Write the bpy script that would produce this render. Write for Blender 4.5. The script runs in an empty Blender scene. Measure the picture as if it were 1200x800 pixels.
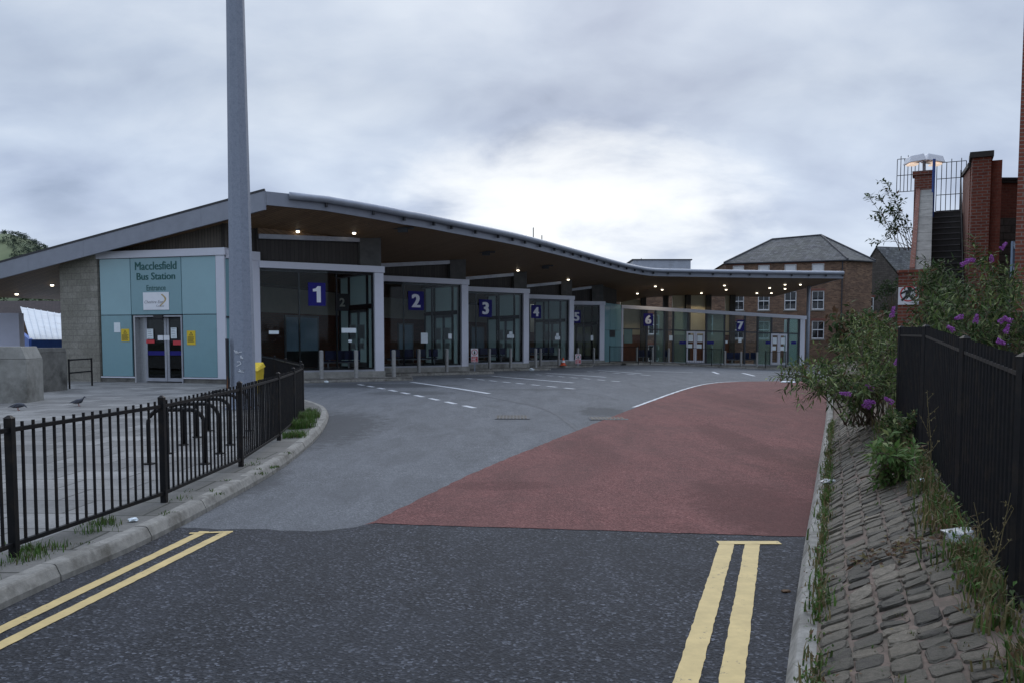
import bpy, bmesh, math, random
from mathutils import Vector, Matrix, noise as mnoise
random.seed(7)
R = random.Random(11)
sc = bpy.context.scene
COL = sc.collection

# ------------------------------------------------------------------ camera
F0, PITCH_PX, CAMZ = 1000.0, 65.0, 1.6
TH = math.atan(PITCH_PX / F0)
cam_d = bpy.data.cameras.new('camera')
cam = bpy.data.objects.new('camera', cam_d); COL.objects.link(cam)
cam_d.sensor_fit = 'HORIZONTAL'; cam_d.sensor_width = 36.0
cam_d.lens = 36.0 * F0 / 1200.0
cam_d.shift_y = PITCH_PX / 1200.0
cam_d.clip_start = 0.1; cam_d.clip_end = 6000
cam.location = (0, 0, CAMZ)
cam.rotation_euler = (math.pi / 2 - TH, 0, 0)
sc.camera = cam

def ray(u, v):
    a, b = u - 600.0, (400.0 + PITCH_PX) - v
    c, s = math.cos(TH), math.sin(TH)
    return Vector((a, F0 * c + b * s, -F0 * s + b * c))
def W(u, v, Y):
    r = ray(u, v); k = Y / r.y
    return Vector((r.x * k, Y, CAMZ + r.z * k))
def sm(a, b, t):
    t = max(0.0, min(1.0, (t - a) / (b - a))); return t * t * (3 - 2 * t)
def G(x, y):                                  # height of the road
    return (.15 * sm(12, 28, y) - .08 * sm(36, 52, y) - .40 * sm(8, 20, x) * sm(38, 56, y) - .2 * sm(60, 90, y))
def GP(u, v):                                 # where a line of sight meets the road
    r = ray(u, v); z = 0.0
    for _ in range(12):
        k = (z - CAMZ) / r.z; p = Vector((r.x * k, r.y * k, z)); z = G(p.x, p.y)
    return p

# ------------------------------------------------------------------ objects
def tag(o, label=None, cat=None, group=None, kind=None):
    if label: o['label'] = label
    if cat: o['category'] = cat
    if group: o['group'] = group
    if kind: o['kind'] = kind
    return o
def empty(name, loc, label=None, cat=None, group=None, rz=0):
    o = bpy.data.objects.new(name, None); COL.objects.link(o)
    o.location = loc; o.rotation_euler = (0, 0, rz); o.empty_display_size = .2
    return tag(o, label, cat, group)
def origin(o):
    v = Vector((0, 0, 0))
    while o is not None:
        v = v + o.location; o = o.parent
    return v
def copy_tree(o, parent=None):
    c = o.copy(); COL.objects.link(c)
    if parent: c.parent = parent
    for ch in list(o.children): copy_tree(ch, c)
    return c

class MB:
    def __init__(s): s.v = []; s.f = []; s.m = []; s.mats = []
    def mi(s, mat):
        if mat not in s.mats: s.mats.append(mat)
        return s.mats.index(mat)
    def add(s, vs, fs, mat):
        b = len(s.v); i = s.mi(mat)
        s.v += [Vector(p) for p in vs]
        for f in fs: s.f.append([b + k for k in f]); s.m.append(i)
    def hexa(s, c, mat):                      # 4 bottom + 4 top corners
        s.add(c, [(3, 2, 1, 0), (4, 5, 6, 7), (0, 1, 5, 4), (1, 2, 6, 5), (2, 3, 7, 6), (3, 0, 4, 7)], mat)
    def box(s, a, b, mat):
        x0, y0, z0 = a; x1, y1, z1 = b
        s.hexa([(x0, y0, z0), (x1, y0, z0), (x1, y1, z0), (x0, y1, z0), (x0, y0, z1), (x1, y0, z1), (x1, y1, z1), (x0, y1, z1)], mat)
    def fbox(s, fr, s0, s1, o0, o1, z0, z1, mat, z0b=None, z1b=None):
        z0b = z0 if z0b is None else z0b; z1b = z1 if z1b is None else z1b
        s.hexa([fr.p(s0, o1, z0), fr.p(s1, o1, z0b), fr.p(s1, o0, z0b), fr.p(s0, o0, z0),
                fr.p(s0, o1, z1), fr.p(s1, o1, z1b), fr.p(s1, o0, z1b), fr.p(s0, o0, z1)], mat)
    def tube(s, pts, r, mat, n=8, r2=None, cap=True):
        pts = [Vector(p) for p in pts]; N = len(pts); rings = []
        for i, p in enumerate(pts):
            t = (pts[min(i + 1, N - 1)] - pts[max(i - 1, 0)]).normalized()
            a = Vector((0, 0, 1)) if abs(t.z) < .9 else Vector((1, 0, 0))
            e1 = t.cross(a).normalized(); e2 = t.cross(e1).normalized()
            rr = r if r2 is None else r + (r2 - r) * i / (N - 1)
            rings.append([p + (e1 * math.cos(2 * math.pi * k / n) + e2 * math.sin(2 * math.pi * k / n)) * rr for k in range(n)])
        vs = [q for g in rings for q in g]; fs = []
        for i in range(N - 1):
            for k in range(n):
                fs.append((i * n + k, i * n + (k + 1) % n, (i + 1) * n + (k + 1) % n, (i + 1) * n + k))
        if cap: fs += [tuple(range(n))[::-1], tuple((N - 1) * n + k for k in range(n))]
        s.add(vs, fs, mat)
    def lathe(s, c, prof, mat, n=12):
        vs = []; fs = []; M = len(prof)
        for r, z in prof:
            for k in range(n):
                a = 2 * math.pi * (k + .5) / n
                vs.append((c[0] + r * math.cos(a), c[1] + r * math.sin(a), c[2] + z))
        for i in range(M - 1):
            for k in range(n):
                fs.append((i * n + k, i * n + (k + 1) % n, (i + 1) * n + (k + 1) % n, (i + 1) * n + k))
        fs += [tuple(range(n))[::-1], tuple((M - 1) * n + k for k in range(n))]
        s.add(vs, fs, mat)
    def disc(s, fr, cs, co, cz, r, mat, r_in=0, n=28, depth=.004):
        vs = []; fs = []
        if r_in == 0:
            vs = [fr.p(cs + r * math.cos(2 * math.pi * k / n), co, cz + r * math.sin(2 * math.pi * k / n)) for k in range(n)]
            fs = [tuple(range(n))]
        else:
            for k in range(n):
                a = 2 * math.pi * k / n
                vs += [fr.p(cs + r * math.cos(a), co, cz + r * math.sin(a)), fr.p(cs + r_in * math.cos(a), co, cz + r_in * math.sin(a))]
            fs = [(2 * k, 2 * ((k + 1) % n), 2 * ((k + 1) % n) + 1, 2 * k + 1) for k in range(n)]
        s.add(vs, fs, mat)
    def fpoly(s, fr, pts, o, mat):
        s.add([fr.p(a, o, z) for a, z in pts], [tuple(range(len(pts)))], mat)
    def build(s, name, parent=None, smooth=False, bevel=0):
        og = origin(parent) if parent else Vector((0, 0, 0))
        me = bpy.data.meshes.new(name)
        me.from_pydata([tuple(p - og) for p in s.v], [], s.f)
        for m in s.mats: me.materials.append(m)
        me.polygons.foreach_set('material_index', s.m)
        if smooth: me.polygons.foreach_set('use_smooth', [True] * len(s.f))
        uv = me.uv_layers.new(name='UVMap')
        data = [0.0] * (2 * len(me.loops)); li = 0
        for f in s.f:
            p0, p1, p2 = s.v[f[0]], s.v[f[1]], s.v[f[2]]
            n = (p1 - p0).cross(p2 - p0)
            if n.length > 1e-12: n.normalize()
            if abs(n.z) > .8 or (n.x * n.x + n.y * n.y) < 1e-9:
                for k in f: data[li * 2] = s.v[k].x; data[li * 2 + 1] = s.v[k].y; li += 1
            else:
                t = Vector((-n.y, n.x, 0)).normalized()
                if abs(n.z) > .25: w = n.cross(t)
                else: w = Vector((0, 0, 1))
                for k in f: data[li * 2] = s.v[k].dot(t); data[li * 2 + 1] = s.v[k].dot(w); li += 1
        uv.data.foreach_set('uv', data)
        me.update()
        o = bpy.data.objects.new(name, me); COL.objects.link(o)
        if parent: o.parent = parent
        if bevel:
            b = o.modifiers.new('bevel', 'BEVEL'); b.width = bevel; b.segments = 2; b.limit_method = 'ANGLE'
        return o

class Fr:                                     # a vertical plane: s along, o out of it, z up
    def __init__(s, a, b):
        s.a = Vector((a[0], a[1], 0)); d = Vector((b[0], b[1], 0)) - s.a
        s.L = d.length; s.d = d.normalized(); s.n = Vector((s.d.y, -s.d.x, 0))
    def p(s, t, o, z): q = s.a + s.d * t + s.n * o; return Vector((q.x, q.y, z))
    def hit(s, u, v, o=0):                    # where a line of sight meets the plane
        r = ray(u, v); q = s.a + s.n * o
        k = (q - Vector((0, 0, 0))).dot(s.n) / Vector((r.x, r.y, 0)).dot(s.n)
        P = Vector((r.x * k, r.y * k, 0)); return (P - q).dot(s.d), CAMZ + r.z * k
    def rect(s, u0, v0, u1, v1, o=0):
        a = s.hit(u0, v1, o); b = s.hit(u1, v0, o); return a[0], b[0], a[1], b[1]

def text_to(mb, fr, body, cs, o, cz, size, mat, bold=0.0, width=None, height=None, shear=0.0, depth=.008, fat=0):
    cu = bpy.data.curves.new('t', 'FONT'); cu.body = body; cu.size = 1; cu.offset = bold; cu.align_x = 'CENTER'; cu.shear = shear
    cu.resolution_u = 3
    ob = bpy.data.objects.new('t', cu); COL.objects.link(ob)
    dg = bpy.context.evaluated_depsgraph_get()
    me = bpy.data.meshes.new_from_object(ob.evaluated_get(dg))
    xs = [v.co.x for v in me.vertices]; ys = [v.co.y for v in me.vertices]
    cx, cy = (min(xs) + max(xs)) / 2, (min(ys) + max(ys)) / 2
    w, h = max(xs) - min(xs), max(ys) - min(ys)
    kx = ky = size
    if height: ky = height / h; kx = ky
    if width:
        kx = width / w
        if not height: ky = kx
    for q_ in ((0,) if not fat else (0, -fat, fat, -fat * .5, fat * .5)):
        vs = [fr.p(cs + (v.co.x - cx + q_) * kx, o + abs(q_) * .01 + (.0004 if q_ < 0 else 0), cz + (v.co.y - cy) * ky) for v in me.vertices]
        mb.add(vs, [tuple(p.vertices) for p in me.polygons], mat)
    bpy.data.objects.remove(ob); bpy.data.curves.remove(cu); bpy.data.meshes.remove(me)

# ------------------------------------------------------------------ materials
def mat_new(name):
    m = bpy.data.materials.new(name); m.use_nodes = True
    nt = m.node_tree; return m, nt, nt.nodes['Principled BSDF']
def N(nt, t, **kw):
    n = nt.nodes.new(t)
    for k, v in kw.items():
        if k in n.inputs: n.inputs[k].default_value = v
        else: setattr(n, k, v)
    return n
def coords(nt, kind='Object', scale=None):
    t = nt.nodes.new('ShaderNodeTexCoord'); out = t.outputs[kind]
    if scale:
        mp = nt.nodes.new('ShaderNodeMapping'); mp.inputs['Scale'].default_value = scale
        nt.links.new(out, mp.inputs['Vector']); out = mp.outputs['Vector']
    return out
def mixc(nt, fac, a, b, mode='MIX'):
    m = nt.nodes.new('ShaderNodeMix'); m.data_type = 'RGBA'; m.blend_type = mode
    for i, x in ((0, fac), (6, a), (7, b)):
        if isinstance(x, (int, float)): m.inputs[i].default_value = x
        elif isinstance(x, (tuple, list)): m.inputs[i].default_value = (*x[:3], 1)
        else: nt.links.new(x, m.inputs[i])
    return m.outputs[2]
def ramp(nt, fac, stops):
    r = nt.nodes.new('ShaderNodeValToRGB'); e = r.color_ramp.elements
    while len(e) < len(stops): e.new(.5)
    for el, (p, c) in zip(e, stops):
        el.position = p; el.color = (c, c, c, 1) if isinstance(c, (int, float)) else (*c, 1)
    nt.links.new(fac, r.inputs['Fac']); return r.outputs['Color']
def nz(nt, co, scale, detail=5, rough=.6, dist=0):
    n = N(nt, 'ShaderNodeTexNoise', Scale=scale, Detail=detail, Roughness=rough, Distortion=dist)
    nt.links.new(co, n.inputs['Vector']); return n.outputs['Fac']
def bump(nt, h, b, strength=.3, dist=.01):
    n = N(nt, 'ShaderNodeBump', Strength=strength, Distance=dist); nt.links.new(h, n.inputs['Height'])
    nt.links.new(n.outputs['Normal'], b.inputs['Normal'])

def M_plain(name, col, rough=.6, metal=0, var=.18, scale=6, bumpk=0, spec=.5, dirt=None, dscale=1.2):
    m, nt, b = mat_new(name); co = coords(nt)
    f = nz(nt, co, scale, 6, .65)
    lo = tuple(c * (1 - var) for c in col); hi = tuple(min(1, c * (1 + var)) for c in col)
    c = mixc(nt, ramp(nt, f, [(.3, 0.0), (.7, 1.0)]), lo, hi)
    if dirt:
        g = ramp(nt, nz(nt, co, dscale, 8, .7), [(.5, 0.0), (.68, 1.0)]); c = mixc(nt, g, c, dirt)
    nt.links.new(c, b.inputs['Base Color'])
    b.inputs['Roughness'].default_value = rough; b.inputs['Metallic'].default_value = metal
    b.inputs['Specular IOR Level'].default_value = spec
    if bumpk: bump(nt, nz(nt, co, scale * 6, 6, .7), b, bumpk)
    return m
def M_asphalt(name, dark, light, agg=160, patch=None, rough=.9, pk=.5, tint=None, bstr=.5, streak=None, sparse=False):
    m, nt, b = mat_new(name); co = coords(nt)
    vo = N(nt, 'ShaderNodeTexVoronoi', Scale=agg); nt.links.new(co, vo.inputs['Vector'])
    sp = N(nt, 'ShaderNodeSeparateColor'); nt.links.new(vo.outputs['Color'], sp.inputs['Color'])
    fine = ramp(nt, sp.outputs[0], [(.1, 0.0), (.85, .6), (1, 1.0)] if not sparse else [(.35, 0.0), (.86, .25), (1, 1.0)])
    c = mixc(nt, fine, dark, light)
    big = nz(nt, co, .45, 7, .65, .6)
    c = mixc(nt, ramp(nt, big, [(.35, 0.0), (.75, pk)]), c, patch or dark)
    mid = nz(nt, co, 5, 6, .7)
    c = mixc(nt, ramp(nt, mid, [(.35, 0.0), (.7, .45)]), c, tuple(x * .72 for x in (tint or dark)))
    st_ = coords(nt, 'Object', (1.6, .45, 1)); c = mixc(nt, 1.0, c, ramp(nt, nz(nt, st_, 1.3, 6, .65, .8), [(.3, .76), (.7, 1.16)]), 'MULTIPLY')
    wn = ramp(nt, nz(nt, co, 45, 4, .8), [(.3, .80), (.7, 1.16)])
    c = mixc(nt, 1.0, c, wn, 'MULTIPLY')
    if streak:
        for px, py, sx, sy, k in streak:
            mp = N(nt, 'ShaderNodeMapping'); mp.inputs['Location'].default_value = (-px / sx, -py / sy, 0); mp.inputs['Scale'].default_value = (1 / sx, 1 / sy, 0)
            nt.links.new(co, mp.inputs['Vector'])
            ad = N(nt, 'ShaderNodeVectorMath', operation='LENGTH'); nt.links.new(mp.outputs['Vector'], ad.inputs[0])
            ma = N(nt, 'ShaderNodeMath', operation='MULTIPLY_ADD'); nt.links.new(mid, ma.inputs[0]); ma.inputs[1].default_value = 1.4; nt.links.new(ad.outputs['Value'], ma.inputs[2]); mb2 = N(nt, 'ShaderNodeMath', operation='MULTIPLY'); nt.links.new(ma.outputs[0], mb2.inputs[0]); mb2.inputs[1].default_value = .5; ma = mb2
            fx = ramp(nt, ma.outputs[0], [(.62, k), (.74, 0.0)])
            c = mixc(nt, fx, c, tuple(x * .62 for x in dark))
    nt.links.new(c, b.inputs['Base Color']); b.inputs['Roughness'].default_value = rough
    b.inputs['Specular IOR Level'].default_value = .35
    bump(nt, vo.outputs['Distance'], b, bstr, .006); return m
def M_brick(name, c1, c2, mortar, bw=.225, bh=.075, dirt=None, mort=.012, rough=.9, var=.5):
    m, nt, b = mat_new(name); co = coords(nt, 'UV')
    t = N(nt, 'ShaderNodeTexBrick', Scale=1.0); t.inputs['Brick Width'].default_value = bw; t.inputs['Row Height'].default_value = bh
    t.inputs['Mortar Size'].default_value = mort; t.inputs['Color1'].default_value = (*c1, 1); t.inputs['Color2'].default_value = (*c2, 1)
    t.inputs['Mortar'].default_value = (*mortar, 1); t.inputs['Mortar Smooth'].default_value = .2; t.inputs['Bias'].default_value = 0
    nt.links.new(co, t.inputs['Vector']); ob = coords(nt)
    f = nz(nt, ob, .9, 8, .65)
    c = mixc(nt, ramp(nt, f, [(.35, 0.0), (.75, var)]), t.outputs['Color'], dirt or tuple(x * .5 for x in c1))
    f2 = ramp(nt, nz(nt, ob, 14, 4, .7), [(.3, .75), (.7, 1.2)])
    c = mixc(nt, 1.0, c, f2, 'MULTIPLY')
    nt.links.new(c, b.inputs['Base Color']); b.inputs['Roughness'].default_value = rough
    b.inputs['Specular IOR Level'].default_value = .25
    iv = N(nt, 'ShaderNodeMath', operation='SUBTRACT'); iv.inputs[0].default_value = 1; nt.links.new(t.outputs['Fac'], iv.inputs[1])
    bump(nt, iv.outputs[0], b, .5, .01); return m
def M_boards(name, c1, c2, width=.14, rough=.6, axis=0, length=3.0):
    m, nt, b = mat_new(name); co = coords(nt, 'UV')
    if axis: 
        mp = N(nt, 'ShaderNodeMapping'); mp.inputs['Rotation'].default_value = (0, 0, axis); nt.links.new(co, mp.inputs['Vector']); co = mp.outputs['Vector']
    t = N(nt, 'ShaderNodeTexBrick', Scale=1.0); t.inputs['Brick Width'].default_value = length; t.inputs['Row Height'].default_value = width
    t.inputs['Mortar Size'].default_value = .007; t.inputs['Color1'].default_value = (*c1, 1); t.inputs['Color2'].default_value = (*c2, 1)
    t.inputs['Mortar'].default_value = tuple([x * .3 for x in c1]) + (1,); nt.links.new(co, t.inputs['Vector'])
    mp = N(nt, 'ShaderNodeMapping'); mp.inputs['Scale'].default_value = (1.5, 22, 1); nt.links.new(co, mp.inputs['Vector'])
    g = ramp(nt, nz(nt, mp.outputs['Vector'], 2, 5, .7), [(.3, .65), (.75, 1.2)])
    c = mixc(nt, 1.0, t.outputs['Color'], g, 'MULTIPLY'); nt.links.new(c, b.inputs['Base Color'])
    b.inputs['Roughness'].default_value = rough
    return m
def M_glass(name, tint, refl=1.0, alpha=.0, body=(.05, .08, .09), transl=False):
    m, nt, b = mat_new(name); nt.nodes.remove(b); out = nt.nodes['Material Output']
    tr = N(nt, 'ShaderNodeBsdfTransparent'); tr.inputs['Color'].default_value = (*tint, 1)
    gl = N(nt, 'ShaderNodeBsdfGlossy'); gl.inputs['Roughness'].default_value = .02; gl.inputs['Color'].default_value = (refl, refl, refl, 1)
    fr = N(nt, 'ShaderNodeFresnel', IOR=1.5)
    df = N(nt, 'ShaderNodeBsdfTranslucent' if transl else 'ShaderNodeBsdfDiffuse'); df.inputs['Color'].default_value = (*body, 1)
    mx0 = N(nt, 'ShaderNodeMixShader'); mx0.inputs[0].default_value = alpha
    nt.links.new(tr.outputs[0], mx0.inputs[1]); nt.links.new(df.outputs[0], mx0.inputs[2])
    mx = N(nt, 'ShaderNodeMixShader'); nt.links.new(fr.outputs[0], mx.inputs[0])
    nt.links.new(mx0.outputs[0], mx.inputs[1]); nt.links.new(gl.outputs[0], mx.inputs[2])
    nt.links.new(mx.outputs[0], out.inputs['Surface']); return m
def M_emit(name, col, k):
    m, nt, b = mat_new(name); b.inputs['Base Color'].default_value = (*col, 1)
    b.inputs['Emission Color'].default_value = (*col, 1); b.inputs['Emission Strength'].default_value = k; return m
def M_flags(name, c1, c2, mortar, bw, bh, rot=0, stain=None):
    m, nt, b = mat_new(name); co = coords(nt)
    mp = N(nt, 'ShaderNodeMapping'); mp.inputs['Rotation'].default_value = (0, 0, rot); nt.links.new(co, mp.inputs['Vector'])
    t = N(nt, 'ShaderNodeTexBrick', Scale=1.0); t.inputs['Brick Width'].default_value = bw; t.inputs['Row Height'].default_value = bh
    t.inputs['Mortar Size'].default_value = .012; t.inputs['Color1'].default_value = (*c1, 1); t.inputs['Color2'].default_value = (*c2, 1)
    t.inputs['Mortar'].default_value = (*mortar, 1); nt.links.new(mp.outputs['Vector'], t.inputs['Vector'])
    c = mixc(nt, ramp(nt, nz(nt, co, .8, 8, .7), [(.42, 0.0), (.7, .65)]), t.outputs['Color'], stain or tuple(x * .55 for x in c1))
    c = mixc(nt, 1.0, c, ramp(nt, nz(nt, co, 30, 5, .75), [(.3, .75), (.7, 1.15)]), 'MULTIPLY')
    sp = ramp(nt, nz(nt, co, 9, 3, .5), [(.68, 0.0), (.72, .35)])
    c = mixc(nt, sp, c, (.07, .07, .065))
    nt.links.new(c, b.inputs['Base Color']); b.inputs['Roughness'].default_value = .85
    bump(nt, nz(nt, co, 40, 5, .7), b, .25, .006); return m
def M_leaf(name, c1, c2, c3=None):
    m, nt, b = mat_new(name)
    oi = N(nt, 'ShaderNodeNewGeometry')
    c = ramp(nt, oi.outputs['Random Per Island'], [(0, c1), (.6, c2), (1, c3 or c2)])
    nt.links.new(c, b.inputs['Base Color']); b.inputs['Roughness'].default_value = .6; b.inputs['Specular IOR Level'].default_value = .14
    b.inputs['Subsurface Weight'].default_value = 0.0
    tl = N(nt, 'ShaderNodeBsdfTranslucent'); nt.links.new(c, tl.inputs['Color'])
    mx = N(nt, 'ShaderNodeMixShader'); mx.inputs[0].default_value = .3
    nt.links.new(b.outputs[0], mx.inputs[1]); nt.links.new(tl.outputs[0], mx.inputs[2])
    nt.links.new(mx.outputs[0], nt.nodes['Material Output'].inputs['Surface']); return m

m_road = M_asphalt('asphalt_worn', (.068, .073, .079), (.225, .234, .245), 80, (.108, .114, .122), pk=.75, tint=(.11, .115, .125),
                   streak=[(-3.7, 15.4, 1.9, 4.6, .8), (-3.1, 9.6, .7, 1.6, .6), (-4.6, 28.2, 4.0, 2.0, .8), (-3.0, 24.5, 1.8, 1.3, .6), (2.0, 18.8, .8, 1.6, .75), (.6, 26, 2.5, .5, .5), (-1, 35, 3, 1.4, .6), (3, 42, 3, 1.4, .6)])
m_new = M_asphalt('asphalt_fresh', (.009, .010, .013), (.15, .16, .185), 66, (.042, .046, .056), pk=.6, bstr=1.0, tint=(.03, .032, .036), sparse=True)
m_red = M_asphalt('asphalt_red', (.085, .018, .016), (.305, .130, .115), 75, (.112, .048, .042), pk=.8, tint=(.11, .042, .038), bstr=.7,
                  streak=[(2.4, 8.2, .9, 2.4, .55), (-.1, 9.4, .9, .45, .4), (1.2, 12.5, .5, 3.0, .3), (3.6, 14, .5, 4, .4), (5.6, 22, .8, 5, .3)])
m_yel = None
def M_paint(name, col, base, wear):
    m, nt, b = mat_new(name); co = coords(nt)
    f = nz(nt, co, 26, 8, .8); g = nz(nt, co, 2.2, 4, .6)
    ad = N(nt, 'ShaderNodeMath', operation='MULTIPLY_ADD'); nt.links.new(g, ad.inputs[0]); ad.inputs[1].default_value = .55; nt.links.new(f, ad.inputs[2])
    c = mixc(nt, ramp(nt, ad.outputs[0], [(wear, 0.0), (wear + .06, 1.0)]), col, base)
    c = mixc(nt, 1.0, c, ramp(nt, nz(nt, co, 7, 6, .7), [(.3, .8), (.7, 1.08)]), 'MULTIPLY')
    nt.links.new(c, b.inputs['Base Color']); b.inputs['Roughness'].default_value = .7; return m
m_yel = M_paint('yellow_paint', (.54, .405, .17), (.06, .06, .06), .91)
m_white_paint = M_paint('white_paint', (.52, .54, .56), (.13, .135, .14), .86)
m_flag = M_flags('paving_flags', (.15, .147, .14), (.275, .27, .255), (.05, .048, .042), .75, .6, .03)
m_flag_dark = M_flags('paving_flags_dark', (.10, .095, .085), (.18, .172, .155), (.03, .03, .024), .9, .6, .0, (.05, .052, .04))
m_kerb = M_plain('kerb_concrete', (.235, .225, .20), .9, var=.3, scale=12, bumpk=.35, dirt=(.10, .092, .075), dscale=2.4)
m_conc = M_plain('concrete', (.27, .265, .24), .9, var=.2, scale=5, bumpk=.3, dirt=(.12, .115, .10), dscale=.9)
m_pier = M_plain('dark_pier', (.085, .083, .078), .9, var=.25, scale=3)
m_conc_dk = M_plain('concrete_stained', (.15, .145, .13), .9, var=.3, scale=4, bumpk=.3, dirt=(.05, .048, .042), dscale=1.5)
m_blk = M_brick('concrete_block', (.25, .24, .205), (.32, .305, .265), (.18, .17, .15), .45, .225, (.13, .12, .095), .008, .9, .7)
m_iron = M_plain('black_painted_iron', (.006, .006, .007), .6, var=.3, scale=20, spec=.22, dirt=(.020, .015, .011), dscale=7)
m_iron_grey = M_plain('charcoal_iron', (.03, .03, .034), .6, var=.3, scale=20)
m_galv = M_plain('galvanised_steel', (.235, .262, .315), .7, .0, var=.14, scale=40, dirt=(.18, .205, .25), dscale=14)
m_rust = M_plain('rust', (.16, .07, .03), .9, var=.4, scale=12)
m_alu = M_plain('white_aluminium', (.58, .59, .65), .45, 0, var=.05, scale=1.5, dirt=(.53, .54, .585), dscale=1.5)
m_alu_gr = M_plain('grey_aluminium', (.33, .345, .38), .4, .3, var=.1, scale=3, dirt=(.24, .25, .27), dscale=2)
m_gutter = M_plain('gutter_metal', (.30, .32, .36), .45, .3, var=.1, scale=4)
m_fascia = M_plain('fascia_metal', (.235, .25, .29), .45, .2, var=.08, scale=3)
m_roofm = M_plain('roof_metal', (.30, .32, .35), .5, .3, var=.1, scale=2)
m_soffit = M_boards('soffit_boards', (.21, .125, .065), (.26, .16, .085), .12, .6, 0.45, 2.4)
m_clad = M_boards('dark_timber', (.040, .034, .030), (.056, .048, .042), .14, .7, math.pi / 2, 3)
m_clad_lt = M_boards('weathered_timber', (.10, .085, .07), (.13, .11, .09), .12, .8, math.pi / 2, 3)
m_frame_dk = M_plain('dark_window_frame', (.03, .034, .04), .5, var=.1)
m_teal = M_plain('teal_glass_panel', (.175, .315, .35), .18, 0, var=.07, scale=.8, spec=.6, dirt=(.155, .275, .30), dscale=.8)
m_teal2 = M_plain('teal_glass_panel_pale', (.225, .375, .41), .16, 0, var=.05, scale=.8, spec=.6)
m_glass = M_glass('clear_glass', (.92, .95, .95), .22)
m_glass_gr = M_glass('green_glass', (.55, .70, .70), .5, .9, (.86, 1.0, .98), True)
m_glass_pt = M_glass('tinted_glass', (.70, .84, .84), .5, .28, (.50, .76, .76), True)
m_glass_dk = M_glass('door_glass', (.35, .40, .42), .5)
m_dkgreen = M_plain('dark_green_letters', (.004, .075, .07), .5, var=.05)
m_blue = M_plain('royal_blue_sign', (.020, .018, .155), .6, var=.05, spec=.15)
m_wht = M_plain('white_plastic', (.74, .75, .78), .45, var=.04)
m_paper = M_plain('paper', (.70, .76, .78), .8, var=.06)
m_yellow_sign = M_plain('yellow_sign', (.66, .47, .02), .5, var=.06)
m_black = M_plain('black', (.012, .012, .013), .5, var=.1)
m_redsign = M_plain('red_sign', (.55, .04, .05), .5, var=.1)
m_gold = M_plain('gold_print', (.45, .33, .13), .6, var=.1)
m_ink = M_plain('grey_ink', (.12, .12, .14), .7, var=.1)
m_brick_in = M_brick('interior_brick', (.20, .075, .05), (.25, .10, .07), (.11, .085, .07))
m_wall_in = M_plain('interior_concrete', (.52, .50, .43), .8, var=.1, scale=2)
m_cream = M_plain('cream_wall', (.55, .50, .36), .8, var=.08, scale=2)
m_floor_in = M_plain('interior_floor', (.32, .32, .32), .4, var=.15, scale=4)
m_door_blue = M_plain('pale_blue_door', (.42, .60, .76), .45, var=.06)
m_seat_blue = M_plain('blue_seat', (.012, .018, .085), .5, var=.1)
m_steel = M_plain('stainless_steel', (.40, .41, .42), .38, .55, var=.12, scale=12)
m_light = M_emit('lamp_glow', (1.0, .88, .68), 3.2)
m_light_w = M_emit('warm_lamp_glow', (1.0, .80, .64), .55)
m_slate = M_brick('roof_slates', (.042, .042, .046), (.13, .13, .135), (.025, .025, .027), .35, .26, (.10, .105, .08), .02, .7, .55)
m_brick_old = M_brick('old_brick', (.115, .060, .036), (.30, .172, .105), (.165, .14, .11), .30, .10, (.10, .065, .052), .014, .9, .7)
m_brick_red = M_brick('red_brick', (.19, .055, .036), (.25, .08, .05), (.24, .19, .16), .225, .075, (.10, .035, .026), .011, .9, .5)
m_brick_or = M_brick('orange_brick', (.19, .062, .042), (.235, .078, .05), (.20, .10, .075), .225, .075, (.18, .05, .032), .008, .9, .45)
m_stone = M_brick('rubble_stone', (.10, .088, .075), (.16, .14, .12), (.08, .07, .06), .42, .2, (.05, .045, .04), .02, .95, .6)
m_stone_lt = M_plain('coping_stone', (.235, .225, .20), .9, var=.25, scale=5, bumpk=.3, dirt=(.15, .145, .13), dscale=1.5)
m_win = M_glass('window_glass', (.10, .11, .12), 1.0, .6, (.03, .035, .04))
m_sash = M_plain('white_sash', (.68, .69, .70), .5, var=.05)
m_blue_paint = M_plain('blue_fascia', (.05, .13, .44), .5, var=.08)
m_white_wall = M_plain('lilac_white_render', (.55, .56, .68), .8, var=.05, scale=2)
m_white_roof = M_plain('white_profiled_sheet', (.60, .63, .65), .5, var=.06, scale=2, dirt=(.5, .52, .53), dscale=.8)
m_dirt = M_plain('soil', (.10, .082, .062), .95, var=.45, scale=10, bumpk=.5, dirt=(.055, .05, .035), dscale=3)
m_mortar = M_plain('pink_mortar', (.135, .098, .076), .95, var=.35, scale=14, bumpk=.5, dirt=(.09, .075, .055), dscale=2.5)
m_ground = M_plain('far_ground', (.075, .085, .05), .95, var=.35, scale=.05, dirt=(.10, .10, .09), dscale=.02)
m_green_paint = M_plain('blue_grey_metal', (.16, .22, .30), .5, var=.1)
m_blue_post = M_plain('blue_painted_post', (.03, .07, .25), .5, var=.15)
m_pigeon = M_plain('pigeon_grey', (.05, .055, .07), .6, var=.35, scale=25)
m_pink = M_plain('pigeon_pink', (.30, .10, .08), .6, var=.1)
m_cone = M_plain('cone_orange', (.70, .10, .03), .5, var=.08)

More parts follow.
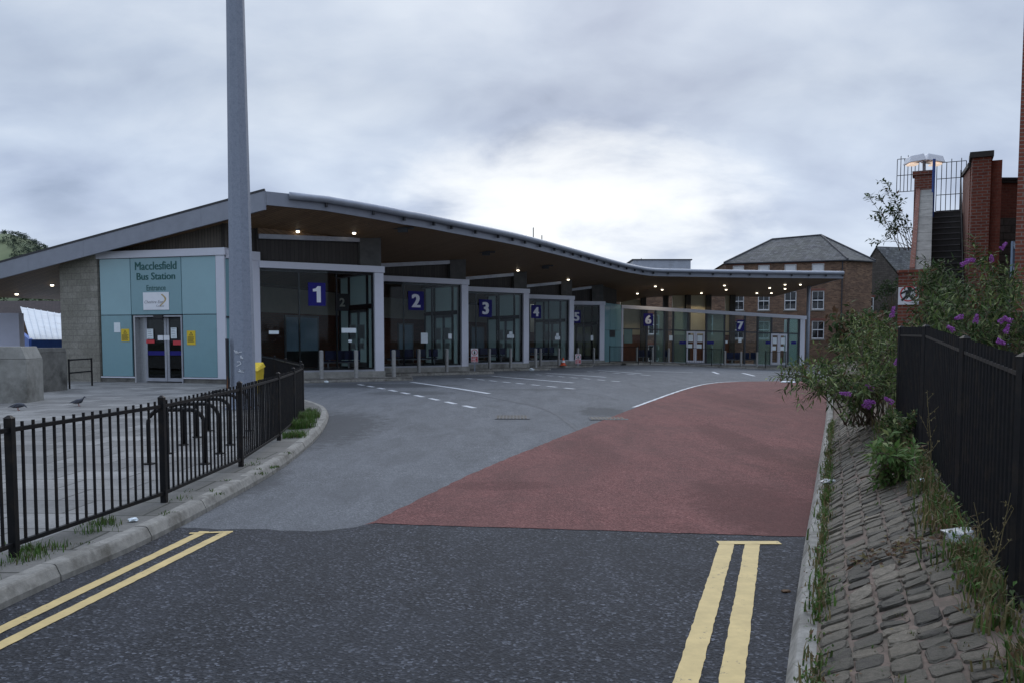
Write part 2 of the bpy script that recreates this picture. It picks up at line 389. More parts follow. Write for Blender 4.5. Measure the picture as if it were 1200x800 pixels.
# ------------------------------------------------------------------ world and sun
w = bpy.data.worlds.new('World'); sc.world = w; w.use_nodes = True; nt = w.node_tree
for n in list(nt.nodes): nt.nodes.remove(n)
SUN_EL, SUN_AZ = math.radians(32), math.radians(8)      # azimuth from +Y towards +X
sky = N(nt, 'ShaderNodeTexSky', sky_type='NISHITA', sun_disc=False); sky.sun_elevation = SUN_EL; sky.sun_rotation = SUN_AZ
bg_sky = N(nt, 'ShaderNodeBackground'); bg_sky.inputs['Strength'].default_value = .10; nt.links.new(sky.outputs[0], bg_sky.inputs['Color'])
tc = nt.nodes.new('ShaderNodeTexCoord'); sx = nt.nodes.new('ShaderNodeSeparateXYZ'); nt.links.new(tc.outputs['Generated'], sx.inputs[0])
zz = N(nt, 'ShaderNodeMath', operation='MAXIMUM'); nt.links.new(sx.outputs[2], zz.inputs[0]); zz.inputs[1].default_value = 0
za = N(nt, 'ShaderNodeMath', operation='ADD'); nt.links.new(zz.outputs[0], za.inputs[0]); za.inputs[1].default_value = .42
dv = N(nt, 'ShaderNodeVectorMath', operation='DIVIDE'); cb = nt.nodes.new('ShaderNodeCombineXYZ')
for i in range(3): nt.links.new(za.outputs[0], cb.inputs[i])
nt.links.new(tc.outputs['Generated'], dv.inputs[0]); nt.links.new(cb.outputs[0], dv.inputs[1])
mpw = N(nt, 'ShaderNodeMapping'); mpw.inputs['Location'].default_value = (0.4, 7.1, 0); mpw.inputs['Scale'].default_value = (1.1, 1.5, .8)
nt.links.new(dv.outputs[0], mpw.inputs['Vector'])
n1 = nz(nt, mpw.outputs[0], 1.15, 4, .5, .25); n2 = nz(nt, mpw.outputs[0], 3.4, 9, .55, .25)
cl = N(nt, 'ShaderNodeMath', operation='MULTIPLY_ADD'); nt.links.new(n2, cl.inputs[0]); cl.inputs[1].default_value = .36; nt.links.new(n1, cl.inputs[2])
cloud = ramp(nt, cl.outputs[0], [(.53, (.255, .315, .44)), (.63, (.385, .455, .60)), (.74, (.515, .595, .73)), (.88, (.70, .77, .87))])
def glow(az, el, lo, hi):
    d = Vector((math.sin(az) * math.cos(el), math.cos(az) * math.cos(el), math.sin(el)))
    dt = N(nt, 'ShaderNodeVectorMath', operation='DOT_PRODUCT'); nt.links.new(tc.outputs['Generated'], dt.inputs[0]); dt.inputs[1].default_value = d
    mr = N(nt, 'ShaderNodeMapRange', interpolation_type='SMOOTHSTEP'); nt.links.new(dt.outputs['Value'], mr.inputs['Value'])
    mr.inputs['From Min'].default_value = lo; mr.inputs['From Max'].default_value = hi; return mr.outputs[0]
yy = N(nt, 'ShaderNodeMath', operation='MAXIMUM'); nt.links.new(sx.outputs[1], yy.inputs[0]); yy.inputs[1].default_value = .02
def ratio(o, c, k):
    d = N(nt, 'ShaderNodeMath', operation='DIVIDE'); nt.links.new(o, d.inputs[0]); nt.links.new(yy.outputs[0], d.inputs[1])
    e = N(nt, 'ShaderNodeMath', operation='SUBTRACT'); nt.links.new(d.outputs[0], e.inputs[0]); e.inputs[1].default_value = c
    f = N(nt, 'ShaderNodeMath', operation='DIVIDE'); nt.links.new(e.outputs[0], f.inputs[0]); f.inputs[1].default_value = k
    g = N(nt, 'ShaderNodeMath', operation='POWER'); nt.links.new(f.outputs[0], g.inputs[0]); g.inputs[1].default_value = 2; return g.outputs[0]
rx, rz_ = ratio(sx.outputs[0], .09, .22), ratio(sx.outputs[2], .16, .085)
sq = N(nt, 'ShaderNodeMath', operation='ADD'); nt.links.new(rx, sq.inputs[0]); nt.links.new(rz_, sq.inputs[1])
rt = N(nt, 'ShaderNodeMath', operation='SQRT'); nt.links.new(sq.outputs[0], rt.inputs[0])
wob = N(nt, 'ShaderNodeMath', operation='MULTIPLY_ADD'); nt.links.new(n2, wob.inputs[0]); wob.inputs[1].default_value = -2.2; nt.links.new(rt.outputs[0], wob.inputs[2])
gm = N(nt, 'ShaderNodeMapRange', interpolation_type='SMOOTHSTEP'); nt.links.new(wob.outputs[0], gm.inputs['Value']); gm.inputs['From Min'].default_value = .15; gm.inputs['From Max'].default_value = -.9
cloud = mixc(nt, gm.outputs[0], cloud, (.82, .85, .885))
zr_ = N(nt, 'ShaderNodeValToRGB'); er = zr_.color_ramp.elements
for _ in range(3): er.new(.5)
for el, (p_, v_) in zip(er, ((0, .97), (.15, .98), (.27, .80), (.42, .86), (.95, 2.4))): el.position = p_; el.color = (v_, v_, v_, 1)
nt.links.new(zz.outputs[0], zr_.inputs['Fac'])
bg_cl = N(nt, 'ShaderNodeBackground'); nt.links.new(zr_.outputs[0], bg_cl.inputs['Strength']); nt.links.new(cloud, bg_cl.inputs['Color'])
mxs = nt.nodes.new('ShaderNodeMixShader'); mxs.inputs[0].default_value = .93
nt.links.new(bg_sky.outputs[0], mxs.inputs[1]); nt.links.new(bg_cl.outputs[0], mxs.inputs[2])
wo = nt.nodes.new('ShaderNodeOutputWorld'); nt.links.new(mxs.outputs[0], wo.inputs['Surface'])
sl = bpy.data.lights.new('sun', 'SUN'); sl.energy = .8; sl.angle = math.radians(40); sl.color = (1, .96, .90)
so = bpy.data.objects.new('sun', sl); COL.objects.link(so); so.location = (0, 0, 50)
sd = Vector((math.sin(SUN_AZ) * math.cos(SUN_EL), math.cos(SUN_AZ) * math.cos(SUN_EL), math.sin(SUN_EL)))
so.rotation_euler = sd.to_track_quat('Z', 'Y').to_euler()
sc.view_settings.view_transform = 'Standard'; sc.view_settings.look = 'None'; sc.view_settings.exposure = 0.3; sc.view_settings.gamma = 1
sc.view_settings.use_curve_mapping = False

# ------------------------------------------------------------------ ground helpers
def resample(pts, step):
    out = []
    for a, b in zip(pts, pts[1:]):
        a, b = Vector(a), Vector(b); n = max(1, int((b - a).length / step + .5))
        out += [a + (b - a) * i / n for i in range(n)]
    return out + [Vector(pts[-1])]
def smooth_path(pts, step=.4):
    P = [Vector(p) for p in pts]; P = [P[0] * 2 - P[1]] + P + [P[-1] * 2 - P[-2]]; out = []
    for i in range(1, len(P) - 2):
        p0, p1, p2, p3 = P[i - 1:i + 3]; n = max(2, int((p2 - p1).length / step + .5))
        for k in range(n):
            t = k / n
            out.append(.5 * ((2 * p1) + (p2 - p0) * t + (2 * p0 - 5 * p1 + 4 * p2 - p3) * t * t + (3 * p1 - p0 - 3 * p2 + p3) * t ** 3))
    return out + [P[-2]]
def sheet(name, pts, zf, mat, step=1.0, ngrid=60):
    bm = bmesh.new()
    f = bm.faces.new([bm.verts.new((p[0], p[1], 0)) for p in pts]); f.normal_update()
    if f.normal.z < 0: f.normal_flip()
    bmesh.ops.triangulate(bm, faces=bm.faces[:])
    xs = [p[0] for p in pts]; ys = [p[1] for p in pts]
    for ax, lo, hi in ((0, min(xs), max(xs)), (1, min(ys), max(ys))):
        k = max(step, (hi - lo) / ngrid); t = math.floor(lo / k) * k + k
        while t < hi:
            co = [0, 0, 0]; co[ax] = t; no = [0, 0, 0]; no[ax] = 1
            bmesh.ops.bisect_plane(bm, geom=bm.verts[:] + bm.edges[:] + bm.faces[:], plane_co=co, plane_no=no, dist=1e-5); t += k
    for v in bm.verts: v.co.z = zf(v.co.x, v.co.y)
    bmesh.ops.recalc_face_normals(bm, faces=bm.faces[:])
    me = bpy.data.meshes.new(name); bm.to_mesh(me); bm.free(); me.materials.append(mat)
    if sum(p.normal.z for p in me.polygons) < 0: me.flip_normals()
    o = bpy.data.objects.new(name, me); COL.objects.link(o); return tag(o, kind='structure')
def ribbon(mb, path, wd, zf, mat, step=.5, jit=0):
    P = resample([Vector((p[0], p[1], 0)) for p in path], step); vs = []; fs = []
    for i, p in enumerate(P):
        t = (P[min(i + 1, len(P) - 1)] - P[max(i - 1, 0)]).normalized(); n = Vector((-t.y, t.x, 0))
        for k in (1, -1):
            q = p + n * (wd / 2 + R.uniform(-jit, jit)) * k; vs.append((q.x, q.y, zf(q.x, q.y)))
    fs = [(2 * i, 2 * i + 1, 2 * i + 3, 2 * i + 2) for i in range(len(P) - 1)]
    mb.add(vs, fs, mat)
def kerb_line(mb, path, wd, h, side, zf, mat, seg=.92, gap=.012):
    """kerb stones; path is the road-side bottom edge, side=+1 puts the stone on the left of the path"""
    P = resample([Vector((p[0], p[1], 0)) for p in path], .02)
    L = 0; i0 = 0
    for i in range(1, len(P)):
        L += (P[i] - P[i - 1]).length
        if L >= seg or i == len(P) - 1:
            ids = list(range(i0, i + 1, max(1, (i - i0) // 3)))
            if ids[-1] != i: ids.append(i)
            rings = []
            for j, k in enumerate(ids):
                t = (P[min(k + 6, len(P) - 1)] - P[max(k - 6, 0)]).normalized(); n = Vector((-t.y, t.x, 0)) * side
                q = P[k] + (t * gap / 2 if j == 0 else (-t * gap / 2 if j == len(ids) - 1 else Vector((0, 0, 0))))
                z = zf(q.x, q.y); dz = R.uniform(-.004, .004) if j in (0, len(ids) - 1) else 0
                prof = [(0, -.1), (0.0, h * .35), (.03, h * .86), (.04, h * .96), (.055, h), (wd, h), (wd, -.1)]
                rings.append([Vector((q.x, q.y, z + b + dz)) + n * a for a, b in prof])
            m = len(rings[0]); vs = [v for r in rings for v in r]; fs = []
            for a in range(len(rings) - 1):
                for b in range(m):
                    f = (a * m + b, a * m + (b + 1) % m, (a + 1) * m + (b + 1) % m, (a + 1) * m + b)
                    fs.append(f if side < 0 else f[::-1])
            fs += [tuple(range(m)), tuple((len(rings) - 1) * m + b for b in range(m))[::-1]]
            mb.add(vs, fs, mat); L = 0; i0 = i
def interp(tab, y):
    if y <= tab[0][1]: (x0, y0), (x1, y1) = tab[0], tab[1]
    else:
        for (x0, y0), (x1, y1) in zip(tab, tab[1:]):
            if y <= y1: break
    return x0 + (x1 - x0) * (y - y0) / (y1 - y0)

# ------------------------------------------------------------------ ground, roads, pavement
KL = smooth_path([Vector((x, y, 0)) for x, y in [(-3.4, -6), (-3.25, 0), (-3.05, 5.03), (-2.92, 6.3), (-2.87, 7.8), (-2.93, 11), (-3.35, 15), (-4.0, 18.5), (-4.75, 20.6), (-5.9, 22.8), (-7.2, 25.6), (-8.1, 28.4), (-8.6, 29.5)]], .3)
KR_T = [(-1.3, -4), (-.1, 0), (.6, 2), (1.32, 4), (2.22, 6.4), (3.6, 10), (7.4, 20), (11.2, 30.5), (15.2, 41), (19, 50), (24, 62)]
FN_T = [(.1, -2), (.95, 0), (1.72, 2), (2.42, 4.03), (3.02, 5.7), (3.92, 8.1), (4.5, 9.9), (5.6, 13), (9.6, 24)]
KR = smooth_path([Vector((x, y, 0)) for x, y in KR_T], .4)
def kr(y): return interp([(p.x, p.y) for p in KR], y)
def fnx(y): return interp(FN_T, y)
def fnz(y): return interp([(.20, -2), (.25, 2), (.33, 4.03), (.42, 5.7), (.53, 8.1), (.56, 9.9), (.6, 14), (.6, 30)], y)
PZ = .12
def gz(x, y):
    z = G(x, y) - .03
    z -= 2.6 * sm(-18, -22, x) * sm(26, 33, y) if x < -17 else 0
    return z
S = 3000
gpts = []
mbg = MB(); xs = [-S, -1200, -500, -200, -100, -60, -40, -30, -24, -22, -20, -18, -16, -12, -8, -4, 0, 4, 8, 12, 16, 20, 24, 28, 34, 42, 60, 100, 200, 500, 1200, S]
ys = [-S, -800, -200, -60, -20, 0, 6, 12, 16, 20, 24, 26, 28, 30, 32, 34, 36, 40, 44, 48, 52, 56, 60, 66, 72, 80, 90, 120, 200, 400, 900, S]
vs = [(x, y, gz(x, y) - (.15 if -12 < x < 34 and y < 70 else 0)) for y in ys for x in xs]; nx = len(xs)
mbg.add(vs, [(j * nx + i, j * nx + i + 1, (j + 1) * nx + i + 1, (j + 1) * nx + i) for j in range(len(ys) - 1) for i in range(nx - 1)], m_ground)
tag(mbg.build('ground'), kind='structure')
sheet('road', [(-12, -20), (45, -20), (45, 74), (-12, 74)], lambda x, y: G(x, y), m_road, 1.0, 80)
def jag(a, b, n, amp, rr=R):
    a, b = Vector((*a, 0)), Vector((*b, 0)); t = (b - a).normalized(); p = Vector((-t.y, t.x, 0))
    return [tuple((a + (b - a) * i / n + p * rr.uniform(-amp, amp))[:2]) for i in range(n)]
edge = jag((-3.6, 7.35), (-2.5, 7.22), 6, .03) + jag((-2.5, 7.22), (-1.55, 7.14), 7, .04) + jag((-1.55, 7.14), (-1.2, 7.42), 4, .02) + jag((-1.2, 7.42), (2.18, 6.93), 34, .012) + jag((2.18, 6.93), (3.2, 6.8), 5, .01)
sheet('road_fresh_asphalt', [(-3.9, -20), *edge, (3.3, 6.8), (3.2, -20)], lambda x, y: G(x, y) + .004, m_new, 1.0, 60)
redl = [GP(u, v) for u, v in [(432, 614), (500, 581), (560, 552), (630, 523), (680, 503), (720, 487), (765, 470), (808, 455), (832, 449.5), (858, 447.2), (900, 446.5), (955, 446.5)]]
redl = [(p.x, p.y) for p in redl]
redsm = [tuple(p[:2]) for p in smooth_path([Vector((x, y, 0)) for x, y in redl], .5)]
redsm = [(p[0] + R.uniform(-.014, .014), p[1] + R.uniform(-.014, .014)) for p in resample([Vector((*q, 0)) for q in redsm], .14)]
redp = redsm + [(kr(y) + .03, y) for y in (30, 26, 22, 18, 14, 11, 9, 7.5)] + [e for e in reversed([e for e in edge if e[0] > -1.3])]
sheet('road_red_asphalt', redp, lambda x, y: G(x, y) + .008, m_red, 1.0, 60)
mb = MB()
wl = redsm[int(len(redsm) * .46):int(len(redsm) * .90)]
ribbon(mb, [(x - .05, y + .02) for x, y in wl], .085, lambda x, y: G(x, y) + .012, m_white_paint)
tag(mb.build('road_edge_line'), kind='structure')

# white bay lines
mb = MB(); zw = lambda x, y: G(x, y) + .005
def dash(a, b, n, w=.12, duty=.55):
    a, b = GP(*a), GP(*b)
    for i in range(n):
        p = a + (b - a) * (i / n); q = a + (b - a) * ((i + duty) / n); ribbon(mb, [p, q], w, zw, m_white_paint)
def solid(a, b, w=.12): ribbon(mb, [GP(*a), GP(*b)], w, zw, m_white_paint)
dash((420, 450), (567, 480), 9, .14); solid((482, 447.3), (573, 460.8), .16)
dash((546, 442.8), (683, 456.5), 8, .14); solid((577, 440.3), (672, 448.2), .16)
dash((628, 438.5), (735, 447.5), 7, .12); solid((640, 436.8), (710, 441.6), .14)
dash((688, 435), (770, 440), 5, .12); solid((700, 433.5), (752, 437.5), .14)
solid((835, 435.3), (842, 437.8), .14); solid((870, 436.8), (884, 440.2), .14); solid((745, 433.8), (812, 436.3), .13)
tag(mb.build('road_bay_lines'), kind='structure')
# double yellow lines
mb = MB(); zy = lambda x, y: G(x, y) + .009
def poly_px(mb, pts, zf, mat):
    P = [GP(u, v) for u, v in pts]; mb.add([(p.x, p.y, zf(p.x, p.y)) for p in P], [tuple(range(len(P)))], mat)
e0, e1 = GP(240, 623), GP(0, 739); f0, f1 = GP(266, 624), GP(0, 757.5)
def ext(p, q, k): return q + (q - p) * k
ribbon(mb, [ext(e1, e0, 0), ext(e0, e1, 1.2)], .085, zy, m_yel, .05, .003); ribbon(mb, [f0, ext(f0, f1, 1.2)], .085, zy, m_yel, .05, .003)
ribbon(mb, [GP(222, 625.5), GP(273, 623.5)], .05, lambda x, y: G(x, y) + .0105, m_yel)
a0, a1 = GP(852, 637), GP(804, 800); b0, b1 = GP(882, 637), GP(857, 800)
ribbon(mb, [a0, ext(a0, a1, 1.0)], .115, zy, m_yel, .06, .0035); ribbon(mb, [b0, ext(b0, b1, 1.0)], .115, zy, m_yel, .06, .0035)
ribbon(mb, [GP(841, 636.5), GP(914, 636.5)], .105, lambda x, y: G(x, y) + .0105, m_yel)
tag(mb.build('road_yellow_lines'), kind='structure')
mb = MB(); m_seam = M_plain('seam_bitumen', (.075, .08, .088), .85, var=.3, scale=12)
seam = smooth_path([GP(u_, v_) for u_, v_ in ((520, 452), (560, 462), (600, 470), (635, 478), (655, 487), (668, 497), (678, 505))], .3)
ribbon(mb, [(p.x, p.y) for p in seam], .07, lambda x, y: G(x, y) + .0045, m_seam, .15, .025)
seam = smooth_path([GP(u_, v_) for u_, v_ in ((372, 447.6), (420, 448.3), (470, 446.5))], .3)
ribbon(mb, [(p.x, p.y) for p in seam], .5, lambda x, y: G(x, y) + .0045, m_seam, .2, .12)
tag(mb.build('road_seam'), kind='structure')
# drain covers
def drain(u0, v0, u1, v1, label):
    a, b = GP(u0, v0), GP(u1, v1); c = (a + b) / 2; mb = MB(); wx, wy = abs(b.x - a.x) / 2, max(.2, abs(b.y - a.y) / 2)
    z = G(c.x, c.y) + .004; e = empty('drain_cover', (c.x, c.y, z), label, 'drain cover')
    mb.box((c.x - wx, c.y - wy, z), (c.x + wx, c.y + wy, z + .003), m_seam); mb.build('frame', e)
    m2 = MB(); n = 9
    for i in range(n):
        x = c.x - wx * .9 + 1.8 * wx * i / n; m2.box((x, c.y - wy * .85, z + .0035), (x + 1.1 * wx / n, c.y + wy * .85, z + .007), m_iron)
    m2.build('grating', e)
drain(692, 492, 732, 488, 'long iron drain grating at the corner where the white line meets red tarmac')
drain(580, 491, 620, 486, 'flat rectangular iron cover set in the grey asphalt before bay 2')

# left pavement
ins = [(p.x - .13, p.y) for p in KL]
sheet('pavement', ins + [(-8.9, 30.1), (-19, 31.5), (-19, 34), (-16, 36), (-60, 36), (-60, -10), (-3.6, -10)] if False else ins + [(-8.75, 30.2), (-9.8, 29.4), (-15, 31), (-19.0, 31.5), (-19.0, 20), (-60, 18), (-60, -6)], lambda x, y: PZ - .004 + (G(x, y) * .3), m_flag, 1.5, 40)
mb = MB()
pav = [(p.x - .05, p.y) for p in KL if -6 < p.y < 23]
inn = [(p.x - .62 - .12 * sm(8, 20, p.y), p.y) for p in KL if -6 < p.y < 23]
sheet('pavement_edge', pav + inn[::-1], lambda x, y: PZ + (G(x, y) * .3) + .001, m_flag_dark, 1.0, 40)
mb = MB(); kerb_line(mb, KL, .14, .122, 1, lambda x, y: G(x, y) * .3 + .0, m_kerb, 1.15)
tag(mb.build('kerb'), kind='structure')
# right kerb
mb = MB(); kerb_line(mb, [p for p in KR if p.y < 45], .13, .12, -1, lambda x, y: G(x, y), m_kerb, .95)
tag(mb.build('kerb'), kind='structure')

# right bank: mortar bed, setts, soil behind the fence
def bank(y, wv):
    x0 = kr(y) + .125; x1 = fnx(y)
    return Vector((x0 + (x1 - x0) * wv, y, .115 + (fnz(y) - .115) * (wv ** .85)))
mb = MB(); Y = [-4 + .5 * i for i in range(46)]; WV = [0, .2, .4, .6, .8, 1.0]
vs = [bank(y, q) for y in Y for q in WV]; n = len(WV)
mb.add(vs, [(j * n + i, j * n + i + 1, (j + 1) * n + i + 1, (j + 1) * n + i) for j in range(len(Y) - 1) for i in range(n - 1)], m_mortar)
tag(mb.build('bank_bed', smooth=True), kind='structure')
m_sett, nts, bs = mat_new('sett_stone'); cs = coords(nts)
gi = N(nts, 'ShaderNodeNewGeometry')
c = ramp(nts, gi.outputs['Random Per Island'], [(0, (.040, .034, .028)), (.3, (.082, .070, .054)), (.6, (.122, .103, .078)), (.85, (.152, .126, .092)), (1, (.22, .185, .14))])
c = mixc(nts, ramp(nts, nz(nts, cs, 22, 7, .75), [(.38, 0.0), (.62, .75)]), c, (.060, .054, .036))
nts.links.new(c, bs.inputs['Base Color']); bs.inputs['Roughness'].default_value = .8; bump(nts, nz(nts, cs, 28, 8, .75), bs, .9, .02)
mb = MB(); y = 1.0; rr = random.Random(5); ncol = 5
for col in range(ncol):
    y = 1.0 + rr.uniform(0, .1)
    while y < 15.5:
        dy = rr.uniform(.10, .165) if rr.random() > .2 else rr.uniform(.06, .09)
        hw = .5
        w0 = .03 + col * .155 + rr.uniform(0, .012); w1 = w0 + .155 - rr.uniform(.004, .026)
        if rr.random() < .03: y += dy; continue
        sk = .06 * (1 + .4 * math.sin(y * 1.7))    # courses slope a little
        def q(wv, yy): return bank(yy + sk * 4 * (wv - .4) , wv)
        c4 = [q(w0, y + rr.uniform(-.008, .008)), q(w1, y + rr.uniform(-.008, .008)), q(w1, y + dy - .010 + rr.uniform(-.006, .006)), q(w0, y + dy - .010 + rr.uniform(-.006, .006))]
        cen = sum(c4, Vector()) / 4; hh = rr.uniform(.006, .022); tilt = Vector((rr.uniform(-.08, .08), rr.uniform(-.10, .10)))
        rings = []
        for k, (ins_, dz) in enumerate(((0, -.04), (.0, hh * .4), (.05, hh * .82), (.15, hh))):
            rg = []
            m8 = []
            for a in range(4):
                p, p2 = c4[a], c4[(a + 1) % 4]
                m8 += [p + (p2 - p) * .16, p + (p2 - p) * .84]
            for p in m8:
                v = cen + (p - cen) * (1 - ins_); v = Vector((v.x, v.y, p.z if ins_ < .05 else v.z))
                rg.append(v + Vector((0, 0, dz + tilt.x * (v.x - cen.x) + tilt.y * (v.y - cen.y) + rr.uniform(-.005, .005))) + Vector((rr.uniform(-.006, .006), rr.uniform(-.005, .005), 0)))
            rings.append(rg)
        V = [v for rg in rings for v in rg]; Fs = [tuple(24 + k for k in range(8))]
        for a in range(3): Fs += [(a * 8 + b, a * 8 + (b + 1) % 8, (a + 1) * 8 + (b + 1) % 8, (a + 1) * 8 + b) for b in range(8)]
        mb.add(V, Fs, m_sett); y += dy + rr.uniform(0, .006)
tag(mb.build('bank_setts'), kind='structure')
def vz(x, y): return .3 + .3 * sm(3, 12, y) + .25 * sm(0, 3, x - fnx(y)) * sm(8, 16, y) + .06 * mnoise.noise((x, y, 0))
sheet('verge', [(fnx(y) - .02, y) for y in (-4, 0, 2, 4.03, 5.7, 8.1, 9.9, 13)] + [(kr(y) + .12, y) for y in (18.5, 22, 26, 30, 36, 42)] + [(40, 42), (40, -4)], lambda x, y: (vz(x, y) if x > kr(y) + .6 else .12 + (vz(x, y) - .12) * max(0, (x - kr(y) - .12) / .48)), m_dirt, .8, 50)

# ------------------------------------------------------------------ railings
def bar(mb, p, q, wd, mat):
    p, q = Vector(p), Vector(q); t = (q - p).normalized(); a = Vector((0, 0, 1)) if abs(t.z) < .9 else Vector((0, 1, 0))
    e1 = t.cross(a).normalized() * wd / 2; e2 = t.cross(e1).normalized() * wd / 2
    mb.hexa([p + e1 + e2, p - e1 + e2, p - e1 - e2, p + e1 - e2, q + e1 + e2, q - e1 + e2, q - e1 - e2, q + e1 - e2], mat)
def railing(name, pts, zb, zt, label, pitch, bw, pw, mat, rail_top=.05, rail_bot=.09, over=0.05, cat='railing', posts=True, railw=.03, postmore=.03):
    e = empty(name, (pts[0][0], pts[0][1], zb(*pts[0])), label, cat)
    for i, p in enumerate(pts):
        if posts:
            m = MB(); x, y = p; z0, z1 = zb(x, y) - .05, zt(x, y) + postmore
            m.box((x - pw / 2, y - pw / 2, z0), (x + pw / 2, y + pw / 2, z1), mat)
            m.hexa([(x - pw / 2 - .004, y - pw / 2 - .004, z1), (x + pw / 2 + .004, y - pw / 2 - .004, z1), (x + pw / 2 + .004, y + pw / 2 + .004, z1), (x - pw / 2 - .004, y + pw / 2 + .004, z1),
                    (x - .008, y - .008, z1 + .02), (x + .008, y - .008, z1 + .02), (x + .008, y + .008, z1 + .02), (x - .008, y + .008, z1 + .02)], mat)
            m.build('post', e)
        if i + 1 < len(pts):
            m = MB(); a = Vector((*p, 0)); b = Vector((*pts[i + 1], 0)); L = (b - a).length; t = (b - a) / L
            def q(s, dz, top): 
                c = a + t * s; return Vector((c.x, c.y, (zt(c.x, c.y) if top else zb(c.x, c.y)) + dz))
            bar(m, q(0.0, -rail_top, True), q(L, -rail_top, True), railw, mat); bar(m, q(0, rail_bot, False), q(L, rail_bot, False), railw, mat)
            n = max(1, int(L / pitch + .5))
            for k in range(1, n):
                s = L * k / n + R.uniform(-.004, .004); lean = t * R.uniform(-.006, .006)
                bar(m, q(s, rail_bot, False), q(s, over - rail_top + R.uniform(-.003, .003), True) + lean, bw, mat)
            m.build('railing_panel', e)
    return e
LF = [(-3.62, 1.8), (-3.5, 3.8), (-3.43, 5.8), (-3.21, 7.8), (-3.22, 10.07), (-3.5, 12.75), (-3.82, 14.9), (-4.18, 17.0), (-4.75, 19.2), (-5.83, 22.0), (-7.0, 25.2), (-8.3, 28.4)]
lz = lambda x, y: PZ + G(x, y) * .3
railing('pedestrian_railing', LF, lz, lambda x, y: lz(x, y) + .93 + .05 * sm(6, 12, y), 'black vertical bar guard railing curving along the left kerb beside the pavement', .115, .0165, .052, m_iron, over=.05)
RF = [(1.34, 1.0), (1.72, 2.0), (2.42, 4.03), (3.02, 5.7), (3.92, 8.1), (4.5, 9.9)]
rt = lambda x, y: interp([(1.42, 1), (1.46, 2), (1.53, 4.03), (1.62, 5.7), (1.74, 8.1), (1.76, 9.9)], y)
railing('boundary_railing', RF, lambda x, y: fnz(y), rt, 'tall dense black boundary railing along the top of the cobbled bank', .105, .017, .05, m_iron, rail_top=.09, rail_bot=.07, over=.09, railw=.02, postmore=.0)

# bicycle hoops
for i in range(5):
    cx, cy = -4.07 - .16 * i, 10.3 + .96 * i; z0 = lz(cx, cy); hw, H, rc = .34, .66, .17
    pts = [(cx - hw, cy, z0 - .03), (cx - hw, cy, z0 + H - rc)] + [(cx - hw + rc - rc * math.cos(a), cy, z0 + H - rc + rc * math.sin(a)) for a in [math.pi / 2 * k / 6 for k in range(1, 7)]]
    pts += [(cx + hw - rc + rc * math.sin(a), cy, z0 + H - rc + rc * math.cos(a)) for a in [math.pi / 2 * k / 6 for k in range(0, 7)]] + [(cx + hw, cy, z0 - .03)]
    e = empty('bicycle_stand', (cx, cy, z0), ['black tubular bicycle hoop nearest the camera behind the railing', 'second bicycle hoop from the camera behind the left railing', 'middle bicycle hoop of the row of five', 'fourth bicycle hoop, second nearest the lamp column', 'farthest bicycle hoop, closest to the lamp column'][i], 'bicycle stand', 'bicycle hoops on the pavement')
    m = MB(); m.tube(pts, .025, m_iron, 10); m.build('hoop', e, True)
    for sx_ in (-hw, hw): m = MB(); m.lathe((cx + sx_, cy, z0), [(.07, 0), (.07, .012), (.03, .016)], m_iron, 12); m.build('base_flange', e)

# lamp column
px_, py_ = -5.9, 18.7
e = empty('lamp_column', (px_, py_, lz(px_, py_)), 'tall tapered grey galvanised lighting column with graffiti scrawl at the base', 'lamp column')
z0 = lz(px_, py_)
m = MB(); m.lathe((px_, py_, z0), [(.275, 0), (.268, .6), (.262, 1.6), (.235, 4), (.19, 8.5), (.135, 14)], m_galv, 8); m.build('shaft', e)
m = MB(); m.lathe((px_, py_, z0), [(.40, 0), (.40, .03), (.29, .034), (.285, .07)], m_galv, 16)
for k in range(8):
    a = k * math.pi / 4; m.lathe((px_ + .345 * math.cos(a), py_ + .345 * math.sin(a), z0 + .03), [(.022, 0), (.022, .04)], m_rust, 6)
m.build('base_plate', e)
m = MB()
for a in range(3):
    an = a * 2.1; bar(m, (px_, py_, z0 + 14), (px_ + .9 * math.cos(an), py_ + .9 * math.sin(an), z0 + 14.15), .07, m_galv)
    c = Vector((px_ + 1.15 * math.cos(an), py_ + 1.15 * math.sin(an), z0 + 14.12)); m.box(c - Vector((.3, .18, .08)), c + Vector((.3, .18, .08)), m_alu_gr)
m.build('lamp_head', e)
fp = Fr((px_ - .26, py_ - .262), (px_ + .26, py_ - .262))
m = MB(); m.fbox(fp, -.012, .022, -.10, .03, z0 + .45, z0 + 1.52, m_iron_grey); m.build('door_edge_shade', e)  # dark strip modelling the shadow along the base door panel
m = MB()
for k in range(7): m.fpoly(fp, [(-.02 + .012 * R.random(), z0 + .4), (.03, z0 + .42 + .05 * k), (.02, z0 + .55 + .03 * k)], .032 + .0005 * k, m_rust)
m.build('rust_streak', e)
m_graf = M_plain('white_marker', (.72, .74, .76), .8, var=.05)
m = MB(); rg = random.Random(3)
fg = Fr((px_ - .105, py_ - .2645), (px_ + .105, py_ - .2645)); zg = z0 + .95
for ch in range(4):
    cxg, czg = .08 + .05 * (ch % 2), zg + .30 - .13 * ch; P = []
    for k in range(6): P.append((cxg + rg.uniform(-.08, .10), czg + rg.uniform(-.06, .06)))
    for (a, b), (c, d) in zip(P, P[1:]):
        dx, dz = c - a, d - b; l = math.hypot(dx, dz) or 1; nx_, nz_ = -dz / l * .006, dx / l * .006
        m.add([fg.p(a + nx_, .004, b + nz_), fg.p(c + nx_, .004, d + nz_), fg.p(c - nx_, .004, d - nz_), fg.p(a - nx_, .004, b - nz_)], [(0, 1, 2, 3)], m_graf)
m.build('graffiti', e)

